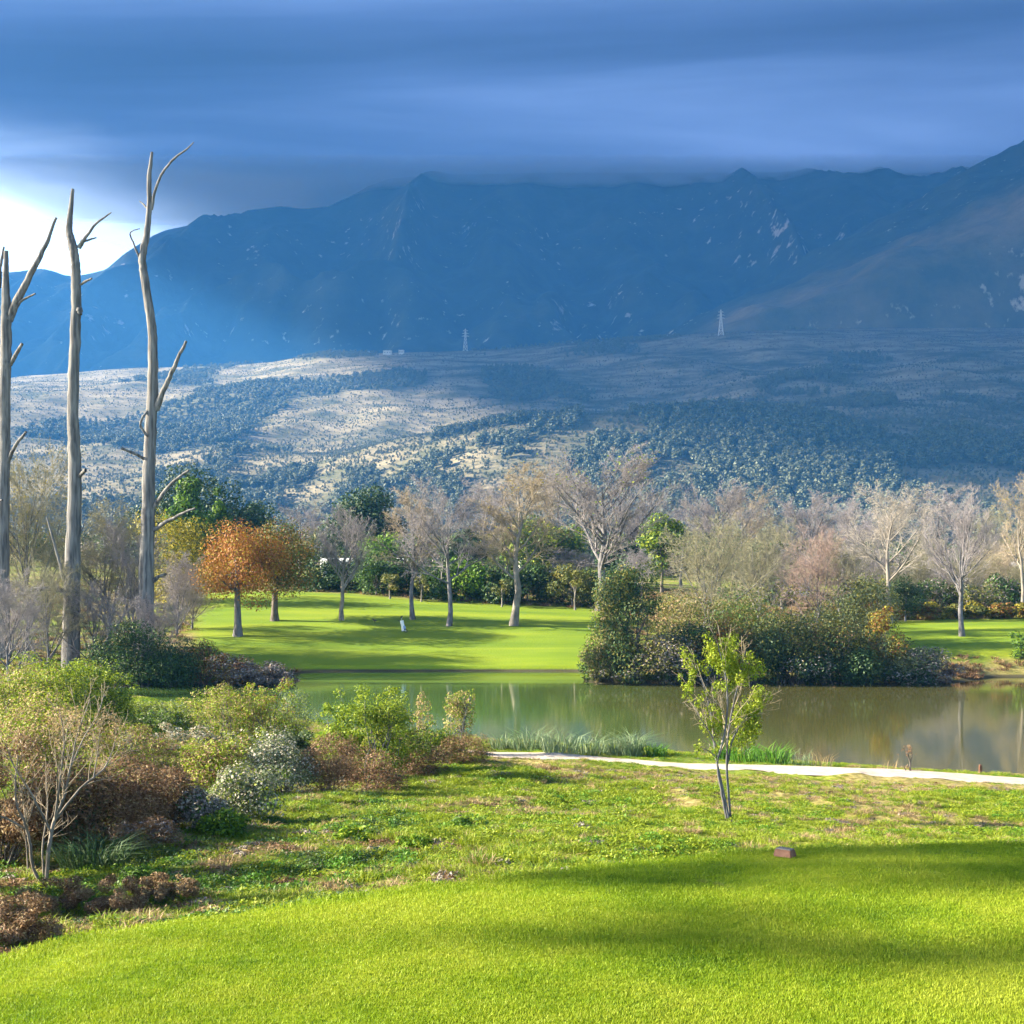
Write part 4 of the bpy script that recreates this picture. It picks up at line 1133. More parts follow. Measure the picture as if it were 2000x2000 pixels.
for px, d, top, w, st, sd, tw, lab in [
    (590, 205, 978, 120, 'spread', 13, 'twig_grey', 'pale leafless tree behind the olive autumn tree'),
    (735, 200, 985, 120, 'vase', 11, 'twig_grey', 'grey leafless tree left of the dark evergreen in the back row'),
    (945, 188, 930, 170, 'spread', 17, 'twig_grey', 'grey leafless tree behind the flared trunk tree'),
    (1085, 195, 905, 170, 'spread', 18, 'twig_tan', 'tan leafless tree behind the fan crowned tree'),
    (1240, 185, 950, 140, 'vase', 16, 'twig_grey', 'grey leafless tree between fan crown and yellow green tree'),
    (1400, 165, 940, 170, 'vase', 15, 'twig_grey', 'tall leafless tree behind the island willow'),
    (1455, 178, 952, 150, 'spread', 13, 'twig_tan', 'tan leafless tree right of the island willow'),
    (1585, 172, 958, 150, 'vase', 11, 'twig_grey', 'leafless tree behind the pinkish thicket tree'),
    (1650, 190, 965, 140, 'vase', 16, 'twig_grey', 'leafless tree right of the pinkish thicket tree'),
    (1830, 185, 950, 150, 'tall', 12, 'twig_grey', 'grey leafless tree behind the lone upright tree'),
    (1935, 178, 985, 140, 'spread', 13, 'twig_olive', 'olive leafless tree behind the orange hedge'),
    (1330, 190, 990, 130, 'spread', 17, 'twig_grey', 'low grey leafless tree right of the yellow green tree'),
    (1520, 160, 1010, 150, 'scrub', 2, 'twig_olive', 'olive leafless thicket tree behind the island bushes'),
    (1700, 160, 1000, 150, 'scrub', 3, 'twig_grey', 'grey leafless thicket tree behind the pale barked tree'),
    (1800, 158, 1040, 140, 'scrub', 1, 'twig_olive', 'low olive thicket tree behind the dark round tree'),
    (1900, 155, 1050, 140, 'scrub', 2, 'twig_olive', 'low olive thicket tree behind the right lawn'),
    (1990, 150, 1040, 130, 'scrub', 3, 'twig_tan', 'low tan thicket tree at the end of the orange hedge'),
    (1120, 180, 1070, 190, 'scrub', 1, 'twig_grey', 'low grey thicket left of the fan crowned trunk'),
    (1240, 160, 1070, 120, 'scrub', 2, 'twig_grey', 'purple grey thicket right of the fan crowned trunk')]:
    bare_tree('bare_tree', px, d, top, w, st, sd, 'grey_bark', tw, lab, group=BK, rz=px * .37)
for px, d, top, w, sd, tw, lab in [
    (1440, 128, 1050, 140, 1, 'twig_olive', 'olive undergrowth tree behind the willow'), (1530, 130, 1060, 140, 3, 'twig_grey', 'grey undergrowth tree left of the pinkish tree'),
    (1640, 124, 1045, 150, 2, 'twig_olive', 'olive undergrowth tree right of the pinkish tree'), (1705, 130, 1070, 130, 1, 'twig_grey', 'grey undergrowth behind the pale barked trunk'),
    (1795, 124, 1085, 120, 3, 'twig_olive', 'olive undergrowth right of the dark round tree'), (1845, 128, 1075, 130, 2, 'twig_grey', 'grey undergrowth left of the lone upright trunk'),
    (1905, 124, 1080, 120, 1, 'twig_olive', 'olive undergrowth right of the lone upright trunk'), (1955, 130, 1070, 130, 3, 'twig_tan', 'tan undergrowth behind the yellow hedge bush'),
    (2005, 124, 1085, 120, 2, 'twig_olive', 'olive undergrowth ending the back hedge')]:
    bare_tree('bare_scrub', px, d, top, w, 'scrub', sd, 'grey_bark', tw, lab, 'scrub', 'undergrowth behind the right lawn', rz=px * .7, leaf=('olive', 900, .13, .05))
bare_tree('bare_tree', 1595, 104, 1025, 140, 'scrub', 3, 'grey_bark', 'twig_pink', 'pinkish grey leafless tree rising from the island thicket', rz=2.0)
bare_tree('bare_tree', 1375, 99, 1008, 230, 'scrub', 1, 'grey_bark', 'twig_olive', 'wide willow with thin olive twigs and sparse leaves on the island', rz=.5, leaf=('sage', 2600, .10, .2))
bare_tree('bare_tree', 1480, 112, 1040, 150, 'scrub', 2, 'grey_bark', 'twig_olive', 'thin olive twigged tree between willow and pinkish tree', rz=1.1, leaf=('mid', 500, .10, .2))

leafy_tree('autumn_tree', 465, 0, 1018, 1180, 160, 'orange', 'rounded orange autumn tree with a grey trunk on the fairway', 'grey_bark', 1, 20000, 0.125, 26, base=G(465, 1243, 96), trunk_r=.34, cx=468, lms=[('orange', .8), ('yellow', .14)], hang=.12)
leafy_tree('autumn_tree', 537, 0, 1014, 1160, 140, 'olive_orange', 'olive and rust autumn tree behind the orange one', 'dark_bark', 2, 16000, 0.135, 24, base=G(537, 1213, 96), trunk_r=.32, cx=545, lms=[('olive_orange', .65), ('mid', .22), ('rust', .15)], hang=.1)
leafy_tree('yellow_tree', 335, 122, 1000, 1190, 150, 'yellow', 'yellow leaved tree behind the curved dead trunk', 'grey_bark', 3, 12000, 0.16, 20, lms=[('yellow', .7), ('olive', .3)])
leafy_tree('evergreen_tree', 385, 178, 915, 1110, 260, 'dark', 'large dark domed evergreen behind the yellow tree', 'dark_bark', 4, 20000, 0.34, 34)
leafy_tree('evergreen_tree', 478, 184, 985, 1110, 110, 'dark', 'small dark evergreen beside the large domed one', 'dark_bark', 5, 6000, 0.4, 16)
leafy_tree('conifer', 372, 150, 935, 1130, 100, 'mid', 'bright green conifer standing before the dark domed evergreen', 'dark_bark', 6, 8000, 0.3, 20, lms=[('mid', .7), ('bright', .3)], cone=True)
leafy_tree('conifer', 428, 152, 955, 1120, 56, 'mid', 'narrow pointed green conifer beside the broad one', 'dark_bark', 7, 4000, 0.26, 16, cone=True, lms=[('mid', .7), ('bright', .3)])
leafy_tree('evergreen_tree', 708, 195, 950, 1110, 150, 'dark', 'dark evergreen tree rising alone over the back row', 'dark_bark', 8, 11000, 0.42, 26)
leafy_tree('green_tree', 750, 168, 1042, 1150, 100, 'bright', 'bright green tree in front of the dark evergreen', 'dark_bark', 9, 7000, 0.3, 16, lms=[('bright', .6), ('mid', .4)])
leafy_tree('green_tree', 1062, 180, 1008, 1120, 150, 'mid', 'wide green tree with olive patches behind the pale trunk', 'dark_bark', 10, 9000, 0.34, 20, lms=[('mid', .5), ('lime', .3), ('olive', .2)])
leafy_tree('green_tree', 1293, 165, 1003, 1110, 86, 'lime', 'round yellow green tree right of the fan crowned tree', 'dark_bark', 11, 6500, 0.28, 16, lms=[('lime', .5), ('mid', .5)])
leafy_tree('evergreen_tree', 905, 175, 1035, 1110, 90, 'dark', 'dark evergreen behind the flared trunk tree', 'dark_bark', 12, 5500, 0.34, 14)
leafy_tree('evergreen_tree', 1210, 170, 1060, 1160, 80, 'dark', 'dark evergreen right behind the fan crowned trunk', 'dark_bark', 13, 5500, 0.34, 14)
leafy_tree('evergreen_tree', 1505, 140, 1060, 1190, 110, 'dark', 'dark evergreen half hidden behind the willow', 'dark_bark', 14, 6000, 0.3, 14)
leafy_tree('round_tree', 1768, 0, 1122, 1198, 64, 'dark', 'small dark round tree at the edge of the right lawn', 'grey_bark', 15, 4200, .13, 18, base=GD(1768, 112.5), lump=.5)

HG = 'small trees along the back edge of the fairway'
hedge = [(612, 1078, 100, 'dark', 'under the olive autumn tree'), (648, 1092, 80, 'dark', 'left of the slim twin stem'), (702, 1090, 90, 'dark', 'right of the slim twin stem'),
         (735, 1085, 90, 'mid', 'below the bright green tree'), (778, 1092, 70, 'dark', 'left of the tall straight trunk'), (832, 1084, 90, 'dark', 'right of the tall straight trunk'),
         (862, 1092, 70, 'mid', 'left of the flared trunk'), (912, 1082, 90, 'bright', 'right of the flared trunk'), (948, 1092, 80, 'dark', 'left of the pale trunk'),
         (985, 1096, 80, 'dark', 'behind the pale trunk'), (1030, 1096, 90, 'dark', 'right of the pale trunk'), (1072, 1098, 80, 'olive', 'before the grey thicket'),
         (1118, 1100, 90, 'olive', 'left of the fan crowned trunk'), (1160, 1110, 80, 'dark', 'behind the fan crowned trunk'), (1205, 1110, 90, 'dark', 'right of the fan crowned trunk')]
for i, (px, top, w, lm, where) in enumerate(hedge):
    d = float(np.interp(px, [300, 600, 900, 1200], [134, 131.5, 125.5, 123.5])) + (i % 3) * 1.6
    leafy_tree('hedge_tree', px, d, top, 1178, w, lm, {'dark': 'dark', 'mid': 'green', 'bright': 'bright green', 'olive': 'olive'}[lm] + ' bushy tree on the back edge ' + where, 'grey_bark', 20 + i, 3000, .2, 14, group=HG,
               lms=[(lm, .75), ('dark' if lm != 'dark' else 'mid', .25)])
for px, top, w, where in [(762, 1118, 34, 'under the bright green tree'), (823, 1122, 30, 'before the back hedge by the flared trunk'), (980, 1130, 40, 'beside the pale trunk'), (1123, 1112, 52, 'left of the fan crowned trunk')]:
    d = float(np.interp(px, [300, 600, 900, 1200], [131, 128.5, 122.5, 120.5]))
    leafy_tree('young_tree', px, d, top, top + 34, w, 'olive', 'young thin stemmed tree on the fairway edge ' + where, 'pale_bark', 40 + px % 7, 500, .16, 8, group='young trees on the fairway edge', trunk_r=.09)

for i, (px, top, w, lm, lab) in enumerate([(1690, 1130, 90, 'olive', 'olive bush behind the pale barked trunk foot'), (1815, 1128, 80, 'mid', 'green bush right of the dark round tree'), (1860, 1140, 80, 'olive', 'olive bush left of the lone trunk behind the hedge'),
                                      (1915, 1132, 80, 'olive', 'olive bush right of the lone trunk behind the hedge'), (1962, 1120, 70, 'mid', 'green bush behind the rust hedge bush'), (2005, 1135, 80, 'olive', 'olive bush behind the last hedge bush')]):
    bush('back_bush', px, 0, top, w, lm, lab, 160 + i, 2400, .17, 14, 'bush', 'bushes behind the autumn hedge', GD(px, 119.0 + (i % 3) * 2), lms=[(lm, .6), ('grey', .2), ('dark', .2)])
OH = 'autumn hedge behind the right lawn'
for i, (px, top, w, lm, lab) in enumerate([(1728, 1180, 60, 'rust', 'rust red hedge bush touching the pale barked tree'), (1795, 1184, 56, 'rust', 'rust hedge bush right of the dark round tree'), (1838, 1182, 60, 'yellow', 'yellow hedge bush behind the right lawn'),
                                      (1880, 1186, 60, 'olive', 'olive hedge bush behind the lone upright trunk'), (1925, 1182, 64, 'yellow', 'yellow hedge bush right of the lone upright trunk'), (1968, 1184, 56, 'rust', 'rust hedge bush under the yellow leaved tree'),
                                      (2010, 1182, 60, 'yellow', 'yellow hedge bush ending the autumn hedge')]):
    b = GD(px, 115.0 - (i % 2))
    bush('hedge_bush', px, 0, top - 8, w + 16, lm, lab, 60 + i, 2400, .15, 10, 'hedge', OH, b, lms=[(lm, .6), ('olive', .4)])

# ------------------------------------------------------------------ thicket on the near shore of the island bank
IS = 'bushes of the island thicket'
isl = [(1236, 1331, 1100, 150, 'olive', [('dark', .45), ('olive', .4), ('mid', .15)], 9000, 'tall evergreen bush with sunlit yellow tips at the thicket end'),
       (1180, 1330, 1180, 90, 'olive', [('olive', .75), ('tan', .25)], 3500, 'yellowish bush leaning out over the fairway shore'),
       (1172, 1328, 1262, 80, 'mid', [('mid', .5), ('dark', .4), ('lime', .1)], 2600, 'low dark green bush on the point of the thicket'),
       (1205, 1333, 1296, 90, 'olive', [('olive', .5), ('grey', .5)], 1800, 'low grey brush at the waterline under the tall evergreen'),
       (1300, 1334, 1235, 130, 'olive', [('olive', .5), ('grey', .5)], 3600, 'grey olive bush right of the tall evergreen'),
       (1350, 1335, 1215, 110, 'dark', [('dark', .7), ('mid', .3)], 3600, 'dark green pointed bush below the willow'),
       (1415, 1335, 1198, 120, 'olive', [('olive', .6), ('rust', .4)], 3600, 'rust tinted bush below the willow trunk'),
       (1470, 1335, 1225, 130, 'dark', [('dark', .8), ('olive', .2)], 3600, 'very dark bush behind the leafy sapling'),
       (1530, 1335, 1190, 130, 'olive', [('olive', .6), ('dark', .4)], 4000, 'olive bush under the thin twigged tree'),
       (1560, 1336, 1255, 130, 'dark', [('dark', .8), ('grey', .2)], 3200, 'dark overhanging bush at the middle waterline'),
       (1610, 1335, 1205, 130, 'olive', [('olive', .5), ('brown', .2), ('dark', .3)], 3600, 'brown olive bush under the pinkish tree'),
       (1650, 1336, 1240, 130, 'dark', [('dark', .85), ('mid', .15)], 3600, 'wide dark bush overhanging the water'),
       (1700, 1335, 1230, 110, 'dark', [('dark', .6), ('olive', .4)], 3200, 'dark bush left of the golden bush'),
       (1728, 1334, 1185, 80, 'rust', [('yellow', .3), ('rust', .4), ('olive', .3)], 3000, 'golden rust bush at the right end of the thicket'),
       (1765, 1335, 1245, 100, 'sage', [('sage', .7), ('olive', .3)], 2600, 'pale sage bush right of the golden bush'),
       (1805, 1334, 1262, 90, 'sage', [('sage', .5), ('grey', .5)], 2200, 'thin sage and grey brush near the bare shore'),
       (1760, 1336, 1298, 110, 'dark', [('dark', .7), ('grey', .3)], 2200, 'low dark brush at the right waterline'),
       (1845, 1334, 1292, 70, 'brown', [('brown', .5), ('grey', .5)], 1400, 'brown grey brush where the thicket meets bare shore'),
       (1400, 1337, 1290, 150, 'grey', [('grey', .6), ('dark', .4)], 2400, 'grey twiggy brush at the waterline below the willow')]
for i, (px, py, top, w, lm, lms, n, lab) in enumerate(isl):
    bush('thicket_bush', px, py, top, w, lm, lab, 80 + i, int(n * 1.7), .115, 20, 'bush', IS, G(px, py, 78), lms=lms, depth=.8)
for i, (px, d, top, w, lms, lab) in enumerate([(1440, 93, 1140, 150, [('olive', .6), ('mid', .4)], 'green olive bush behind the rust tinted bush'), (1530, 95, 1130, 140, [('olive', .7), ('grey', .3)], 'olive bush behind the thicket under the thin twigged tree'),
                                      (1650, 95, 1145, 140, [('olive', .6), ('sage', .4)], 'sage olive bush behind the wide dark bush'), (1700, 97, 1120, 110, [('sage', .4), ('olive', .6)], 'tall olive bush behind the golden bush'),
                                      (1330, 94, 1150, 120, [('olive', .7), ('tan', .3)], 'tan olive bush between evergreen and willow')]):
    bush('thicket_bush', px, 0, top, w, 'olive', lab, 110 + i, 5600, .115, 20, 'bush', IS, GD(px, d), lms=lms)
bush('shore_bush', 1996, 1290, 1232, 46, 'mid', 'small green bush above the bare right shore', 130, 1200, .12, 10, base=G(1996, 1288, 88), lms=[('mid', .7), ('bright', .3)])

# ------------------------------------------------------------------ bushes of the near left bank
NB = 'bushes of the near left bank'
near = [(245, 1402, 1362, 90, [('lime', .6), ('sage', .4)], 1600, .075, 'low pale green plants between dark bush and pond corner'),
        (320, 1400, 1366, 100, [('lime', .5), ('sage', .5)], 1600, .075, 'low pale green plants at the edge of the pond corner'),
        (380, 1402, 1362, 80, [('lime', .7), ('tan', .3)], 1500, .075, 'low yellow green plants beside the feathery bush'),
        (60, 1470, 1345, 150, [('tan', .4), ('lime', .6)], 3600, .07, 'tan and lime brush behind the leggy tree'),
        (420, 1540, 1440, 120, [('lime', .5), ('brown', .3), ('tan', .2)], 3000, .06, 'mixed lime and brown brush above the silvery shrub'),
        (500, 1510, 1420, 110, [('lime', .5), ('white', .2), ('sage', .3)], 3000, .06, 'pale lime brush under the feathery bushes'),
        (275, 1345, 1212, 190, [('dark', .75), ('mid', .25)], 8000, .11, 'large dark green bush at the water below the curved dead trunk'),
        (330, 1350, 1262, 110, [('dark', .7), ('mid', .3)], 3500, .11, 'smaller dark green bush beside the hidden pond corner'),
        (395, 1338, 1250, 80, [('mid', .4), ('rust', .35), ('brown', .25)], 2600, .11, 'red and green bush right of the dark green bush'),
        (448, 1338, 1275, 90, [('rust', .4), ('grey', .4), ('tan', .2)], 2000, .11, 'rust topped grey shrub on the far shore'),
        (505, 1339, 1290, 100, [('grey', .9), ('brown', .1)], 2400, .10, 'purple grey leafless shrub on the far shore point'),
        (545, 1341, 1305, 60, [('grey', .8), ('brown', .2)], 1000, .10, 'small grey shrub ending the far shore point'),
        (40, 1440, 1298, 170, [('lime', .7), ('tan', .3)], 5000, .075, 'yellow green bush at the foot of the forked dead trunk'),
        (130, 1435, 1276, 170, [('lime', .75), ('mid', .25)], 6000, .075, 'tall yellow green bush hiding the straight dead trunk foot'),
        (205, 1430, 1300, 110, [('lime', .6), ('mid', .4)], 4000, .075, 'yellow green bush beside the large dark bush'),
        (300, 1425, 1385, 110, [('bright', .5), ('sage', .5)], 1800, .07, 'pale stalked plants in front of the pond corner'),
        (375, 1425, 1380, 90, [('lime', .5), ('sage', .5)], 1600, .07, 'pale flat topped stalks left of the feathery bush'),
        (455, 1460, 1335, 140, [('lime', .6), ('tan', .4)], 4600, .06, 'feathery yellow green bush with tan stems'),
        (520, 1465, 1328, 110, [('lime', .65), ('rust', .15), ('tan', .2)], 3800, .06, 'feathery yellow green bush with a rusty branch'),
        (575, 1450, 1345, 80, [('sage', .6), ('lime', .4)], 2000, .055, 'thin grey green bush before the water'),
        (665, 1525, 1372, 80, [('lime', .7), ('bright', .3)], 3400, .06, 'bright yellow green bush left of the biggest yellow one'),
        (735, 1525, 1340, 130, [('lime', .75), ('mid', .25)], 6500, .06, 'biggest bright yellow green bush on the bank'),
        (790, 1510, 1385, 110, [('lime', .5), ('tan', .25), ('mid', .25)], 4000, .06, 'yellow green bush with tan twigs right of the biggest one'),
        (826, 1478, 1350, 34, [('tan', .8), ('lime', .2)], 700, .05, 'thin tan seed stalks before the water'),
        (893, 1470, 1348, 66, [('lime', .45), ('tan', .55)], 2600, .055, 'small domed two tier tan green shrub near the path end'),
        (855, 1490, 1420, 100, [('mid', .6), ('lime', .4)], 2600, .06, 'low green bush left of the path end'),
        (905, 1492, 1432, 110, [('brown', .7), ('olive', .3)], 3000, .06, 'dark brown bush at the path end'),
        (555, 1555, 1425, 130, [('sage', .7), ('white', .3)], 4200, .055, 'white flowering shrub left of the biggest yellow bush'),
        (480, 1600, 1490, 130, [('sage', .6), ('white', .25), ('lime', .15)], 4000, .055, 'white flowering shrub lower down the bank'),
        (400, 1625, 1535, 110, [('grey', .5), ('white', .25), ('mid', .25)], 3200, .055, 'silvery white shrub beside the brown bracken'),
        (330, 1470, 1415, 190, [('white', .35), ('sage', .4), ('tan', .25)], 3200, .06, 'low pale flowering band behind the bracken'),
        (440, 1640, 1578, 90, [('bright', .6), ('mid', .4)], 1600, .06, 'fresh green weeds in front of the white shrub'),
        (585, 1500, 1425, 60, [('dark', .6), ('sage', .4)], 1500, .06, 'dark sage bush between the white and yellow bushes'),
        (230, 1640, 1478, 200, [('brown', .85), ('tan', .15)], 6500, .07, 'large mound of dead brown bracken beside the leggy tree'),
        (330, 1620, 1500, 130, [('brown', .8), ('tan', .2)], 4200, .07, 'brown bracken mound left of the silvery shrub'),
        (110, 1660, 1480, 190, [('brown', .8), ('dark', .2)], 6000, .07, 'dark brown bracken behind the leggy tree'),
        (15, 1690, 1440, 150, [('brown', .75), ('tan', .25)], 5000, .07, 'tall brown bracken left of the leggy tree'),
        (330, 1540, 1440, 150, [('brown', .5), ('tan', .3), ('lime', .2)], 3200, .065, 'tan brown dead shrubs above the bracken mound'),
        (240, 1500, 1410, 150, [('brown', .4), ('lime', .4), ('tan', .2)], 3600, .065, 'mixed brown and green brush below the yellow bushes'),
        (100, 1530, 1385, 180, [('tan', .4), ('lime', .4), ('brown', .2)], 4200, .065, 'mixed tan brush behind the leggy tree crown'),
        (640, 1550, 1432, 110, [('brown', .9), ('tan', .1)], 3600, .06, 'brown dead shrub between white and yellow bushes'),
        (720, 1545, 1455, 140, [('brown', .9), ('dark', .1)], 3600, .06, 'dark brown dead shrub under the biggest yellow bush'),
        (810, 1520, 1450, 130, [('brown', .8), ('olive', .2)], 3000, .06, 'brown dead shrub under the right yellow bush'),
        (285, 1660, 1595, 120, [('brown', .7), ('grey', .3)], 2400, .06, 'low brown shrub right of the dark grass clump'),
        (160, 1790, 1712, 230, [('brown', .75), ('tan', .25)], 3600, .05, 'low brown dead brush above the tee edge'),
        (20, 1845, 1745, 170, [('brown', .8), ('tan', .2)], 3200, .05, 'low brown dead brush at the lowest corner of the bank'),
        (320, 1760, 1700, 130, [('tan', .6), ('brown', .4)], 1800, .045, 'tan dead grass mound above the tee edge'),
        (265, 1745, 1690, 60, [('mid', .7), ('bright', .3)], 900, .045, 'green weed clump among the brown brush'),
        (690, 1645, 1612, 70, [('bright', .7), ('lime', .3)], 800, .05, 'bright green weed clump in the middle of the bank'),
        (810, 1665, 1625, 70, [('bright', .8), ('lime', .2)], 800, .045, 'bright green weed clump above the tee edge'),
        (920, 1620, 1590, 70, [('bright', .6), ('mid', .4)], 700, .045, 'green weed clump on the open bank')]
for i, (px, py, top, w, lms, n, ls, lab) in enumerate(near):
    b = G(px, py)
    fine = lms[0][0] in ('brown', 'tan') and py > 1700
    if fine: n, ls = n * 2.2, ls * .55
    bush('bank_bush', px, py, top, w, lms[0][0], lab, 200 + i, int(n * 2.0), ls * .95, 46 if fine else 20, 'bush', NB, b, lms=lms, aspect=.3 if lms[0][0] == 'brown' else .55, lump=.22 if fine else .42, lo=.1 if fine else .35, stems=18, stem_mat='grey_bark' if lms[0][0] in ('white', 'lime', 'tan', 'grey') else 'dark_bark', spiky=.2 if lms[0][0] == 'lime' else 0.0)

for i, (px, d, h, w, lms, lab) in enumerate([(-150, 25.5, 3.3, 2.6, [('olive', .6), ('brown', .4)], 'tall olive bush on the bank left of the leggy tree'), (-190, 21.5, 3.0, 2.4, [('brown', .6), ('olive', .4)], 'tall brown bush further down the bank left of the leggy tree'),
                                      (-130, 29.5, 3.0, 2.4, [('lime', .5), ('olive', .5)], 'lime olive bush behind the tall olive bush on the left'), (-210, 18.0, 2.6, 2.2, [('olive', .7), ('brown', .3)], 'olive bush beside the left end of the tee')]):
    b = GD(px, d)
    bush('bank_bush', px, 0, HOR - (b[2] + h - CZ) / d * F, w / d * F, 'olive', lab, 260 + i, 5000, .08, 20, 'bush', NB, b, lms=lms, stems=18)

# ------------------------------------------------------------------ reeds, irises, grass clumps
def clump(name, px, py, top, w, lm, lab, seed, n=120, wid=.02, lean=.5, cat='plant', group=None):
    rg = np.random.default_rng(seed)
    b = G(px, py, 14); s = b[1] / F
    H = max(CZ + s * (HOR - top) - b[2], .2); rx = w * s / 2
    V, fc, ti = blades(n, max(rx, .21), H * .4, H * 1.1, wid, lean, rg, 2)
    o = empty(name, b - np.array([0, 0, .04]), lab, cat, group)
    obj('blades', mesh('blades', V, fc, {'tint': ti}), L[lm], o)
    return o
RG = 'reed clumps on the near shore'
for i, (px, py, top, w, lab) in enumerate([(985, 1462, 1428, 50, 'short green reeds at the left end of the reed bed'), (1035, 1466, 1412, 70, 'tall grey green reeds beside the short ones'), (1095, 1470, 1418, 70, 'grey green reeds in the middle of the bed'),
                                      (1150, 1473, 1428, 70, 'lower reeds right of the middle of the bed'), (1205, 1476, 1425, 60, 'reeds left of the tallest reed tips'), (1235, 1477, 1418, 36, 'narrow tall reed tips ending the bed')]):
    clump('reed_clump', px, py, top, w, 'reed', lab, 300 + i, 190, .028, .75, 'reeds', RG)
for i, (px, py, top, w, lm, lab) in enumerate([(1280, 1478, 1448, 44, 'iris', 'small bright green iris clump between reeds and sapling'), (1415, 1486, 1440, 40, 'iris', 'green iris clump just behind the sapling stem'), (1455, 1488, 1446, 60, 'iris', 'broad green iris clump right of the sapling'),
                                      (1510, 1492, 1446, 66, 'iris', 'largest bright iris clump right of the sapling'), (1560, 1494, 1458, 50, 'reed', 'sparse grey reeds right of the irises'), (1600, 1498, 1464, 50, 'tan', 'thin dry reeds ending the iris bed')]):
    clump('iris_clump', px, py, top, w, lm, lab, 320 + i, 130 if i < 4 else 60, .035 if i < 4 else .015, .5, 'plant', 'irises and reeds behind the sapling')
clump('grass_clump', 185, 1698, 1612, 120, 'clump', 'dark arching grass clump beside the leggy tree', 340, 420, .022, 1.1, 'grass clump')
clump('dry_stalk', 1738, 1506, 1476, 14, 'tan', 'short pale dry stalk on the path verge', 341, 24, .02, .4, 'weed')

# ------------------------------------------------------------------ hand-shaped saplings
def stem_tree(name, lab, base_px, stems, leafspots, bark, lm, n, ls, seed, cat='tree', twigs=5, twig_mat=None):
    rg = np.random.default_rng(seed)
    b = G(*base_px); s = b[1] / F
    def pt(px, py, dd): return np.array([(px - 1000) * s, b[1] + dd, CZ + s * (HOR - py)]) - b
    o = empty(name, b, lab, cat)
    tipsP = []
    for st in stems:
        P, R = poly_branch([pt(*q[:3]) for q in st], [max(q[3] * s / 2 * .68, .004) for q in st], rg, 5, .12)
        P[0, 0, 2] -= .05 if st[0][1] > base_px[1] - 15 else 0
        V, Q = tubes(P, R, 7)
        obj('stem', mesh('stem', V, [Q], smooth=True), M[bark], o)
        if twigs:
            C, RR = grow(P, np.maximum(R, .006), twigs, .35, .98, 20, 55, .30, 5, .25, .15, .5, rg)
            C2, R2 = grow(C, np.maximum(RR, .004), 4, .2, .98, 20, 60, .45, 4, .15, .18, .6, rg)
            V1, Q1 = tubes(C, np.maximum(RR, .004), 4); V2, Q2 = tubes(C2, np.maximum(R2, .0025), 3)
            VV = np.concatenate([V1, V2])
            obj('twigs', mesh('twigs', VV, [np.concatenate([Q1, Q2 + len(V1)])], {'tint': np.full(len(VV), .6)}), M[twig_mat or bark], o)
            tipsP.append(C2.reshape(-1, 3))
    if leafspots:
        cen = np.array([pt(q[0], q[1], q[2]) for q in leafspots]); lr_ = np.array([q[3] * s for q in leafspots])
        cen = np.repeat(cen, 6, 0); lr_ = np.repeat(lr_, 6)
        cen = cen + rg.normal(0, .62, cen.shape) * lr_[:, None] * np.array([1, 1, 1.15]); lr_ = lr_ * rg.uniform(.36, .72, len(lr_))
        V, fc, ti = foliage_mesh(cen, lr_, n, ls, rg, .42, .3, 1.3, .1)
        obj('foliage', mesh('foliage', V, fc, {'tint': ti}), L[lm], o)
    return o
stem_tree('sapling', 'slender multi stemmed sapling with bright lime leaves on the bank', (1422, 1600),
          [[(1424, 1602, 0, 9), (1414, 1555, 0, 9), (1403, 1505, .05, 8), (1396, 1450, .1, 7), (1392, 1400, .1, 6), (1378, 1340, .2, 5), (1352, 1290, .25, 3)],
           [(1420, 1602, 0, 8), (1408, 1540, 0, 7), (1398, 1490, -.1, 6), (1412, 1440, -.1, 6), (1420, 1390, -.1, 6), (1418, 1330, -.1, 5), (1404, 1270, -.1, 3), (1398, 1250, -.1, 2)],
           [(1427, 1602, .05, 8), (1424, 1550, .05, 7), (1420, 1500, .1, 7), (1424, 1440, .2, 6), (1436, 1380, .3, 5), (1452, 1320, .35, 4), (1462, 1275, .4, 2)],
           [(1421, 1500, .1, 5), (1432, 1450, .2, 5), (1455, 1410, .35, 4), (1485, 1390, .5, 2.5), (1512, 1366, .6, 1.5)],
           [(1399, 1480, 0, 4), (1380, 1462, -.2, 3), (1360, 1456, -.3, 2)],
           [(1400, 1460, 0, 4), (1385, 1430, -.2, 4), (1364, 1400, -.3, 3), (1348, 1370, -.4, 2)]],
          [(1400, 1262, 0, 16), (1385, 1280, .1, 18), (1418, 1290, -.1, 20), (1440, 1282, .2, 24), (1458, 1300, .3, 24), (1425, 1318, 0, 22), (1350, 1300, .2, 18), (1340, 1330, .2, 14), (1362, 1318, .1, 14), (1350, 1355, -.1, 12), (1372, 1385, -.2, 14), (1378, 1410, -.2, 14),
           (1462, 1325, .3, 14), (1478, 1312, .3, 10), (1478, 1385, .5, 20), (1495, 1372, .6, 16), (1460, 1405, .4, 22), (1480, 1412, .4, 20), (1450, 1430, .3, 18), (1395, 1430, 0, 13), (1358, 1458, -.3, 12), (1385, 1345, 0, 12), (1510, 1368, .6, 10), (1475, 1435, .4, 16), (1405, 1405, 0, 12), (1440, 1455, .3, 16), (1395, 1470, 0, 10), (1468, 1392, .4, 18), (1436, 1305, .1, 20), (1410, 1300, 0, 16)],
          'grey_bark', 'lime', 10500, .062, 401, 'tree', 8, 'twig_tan')
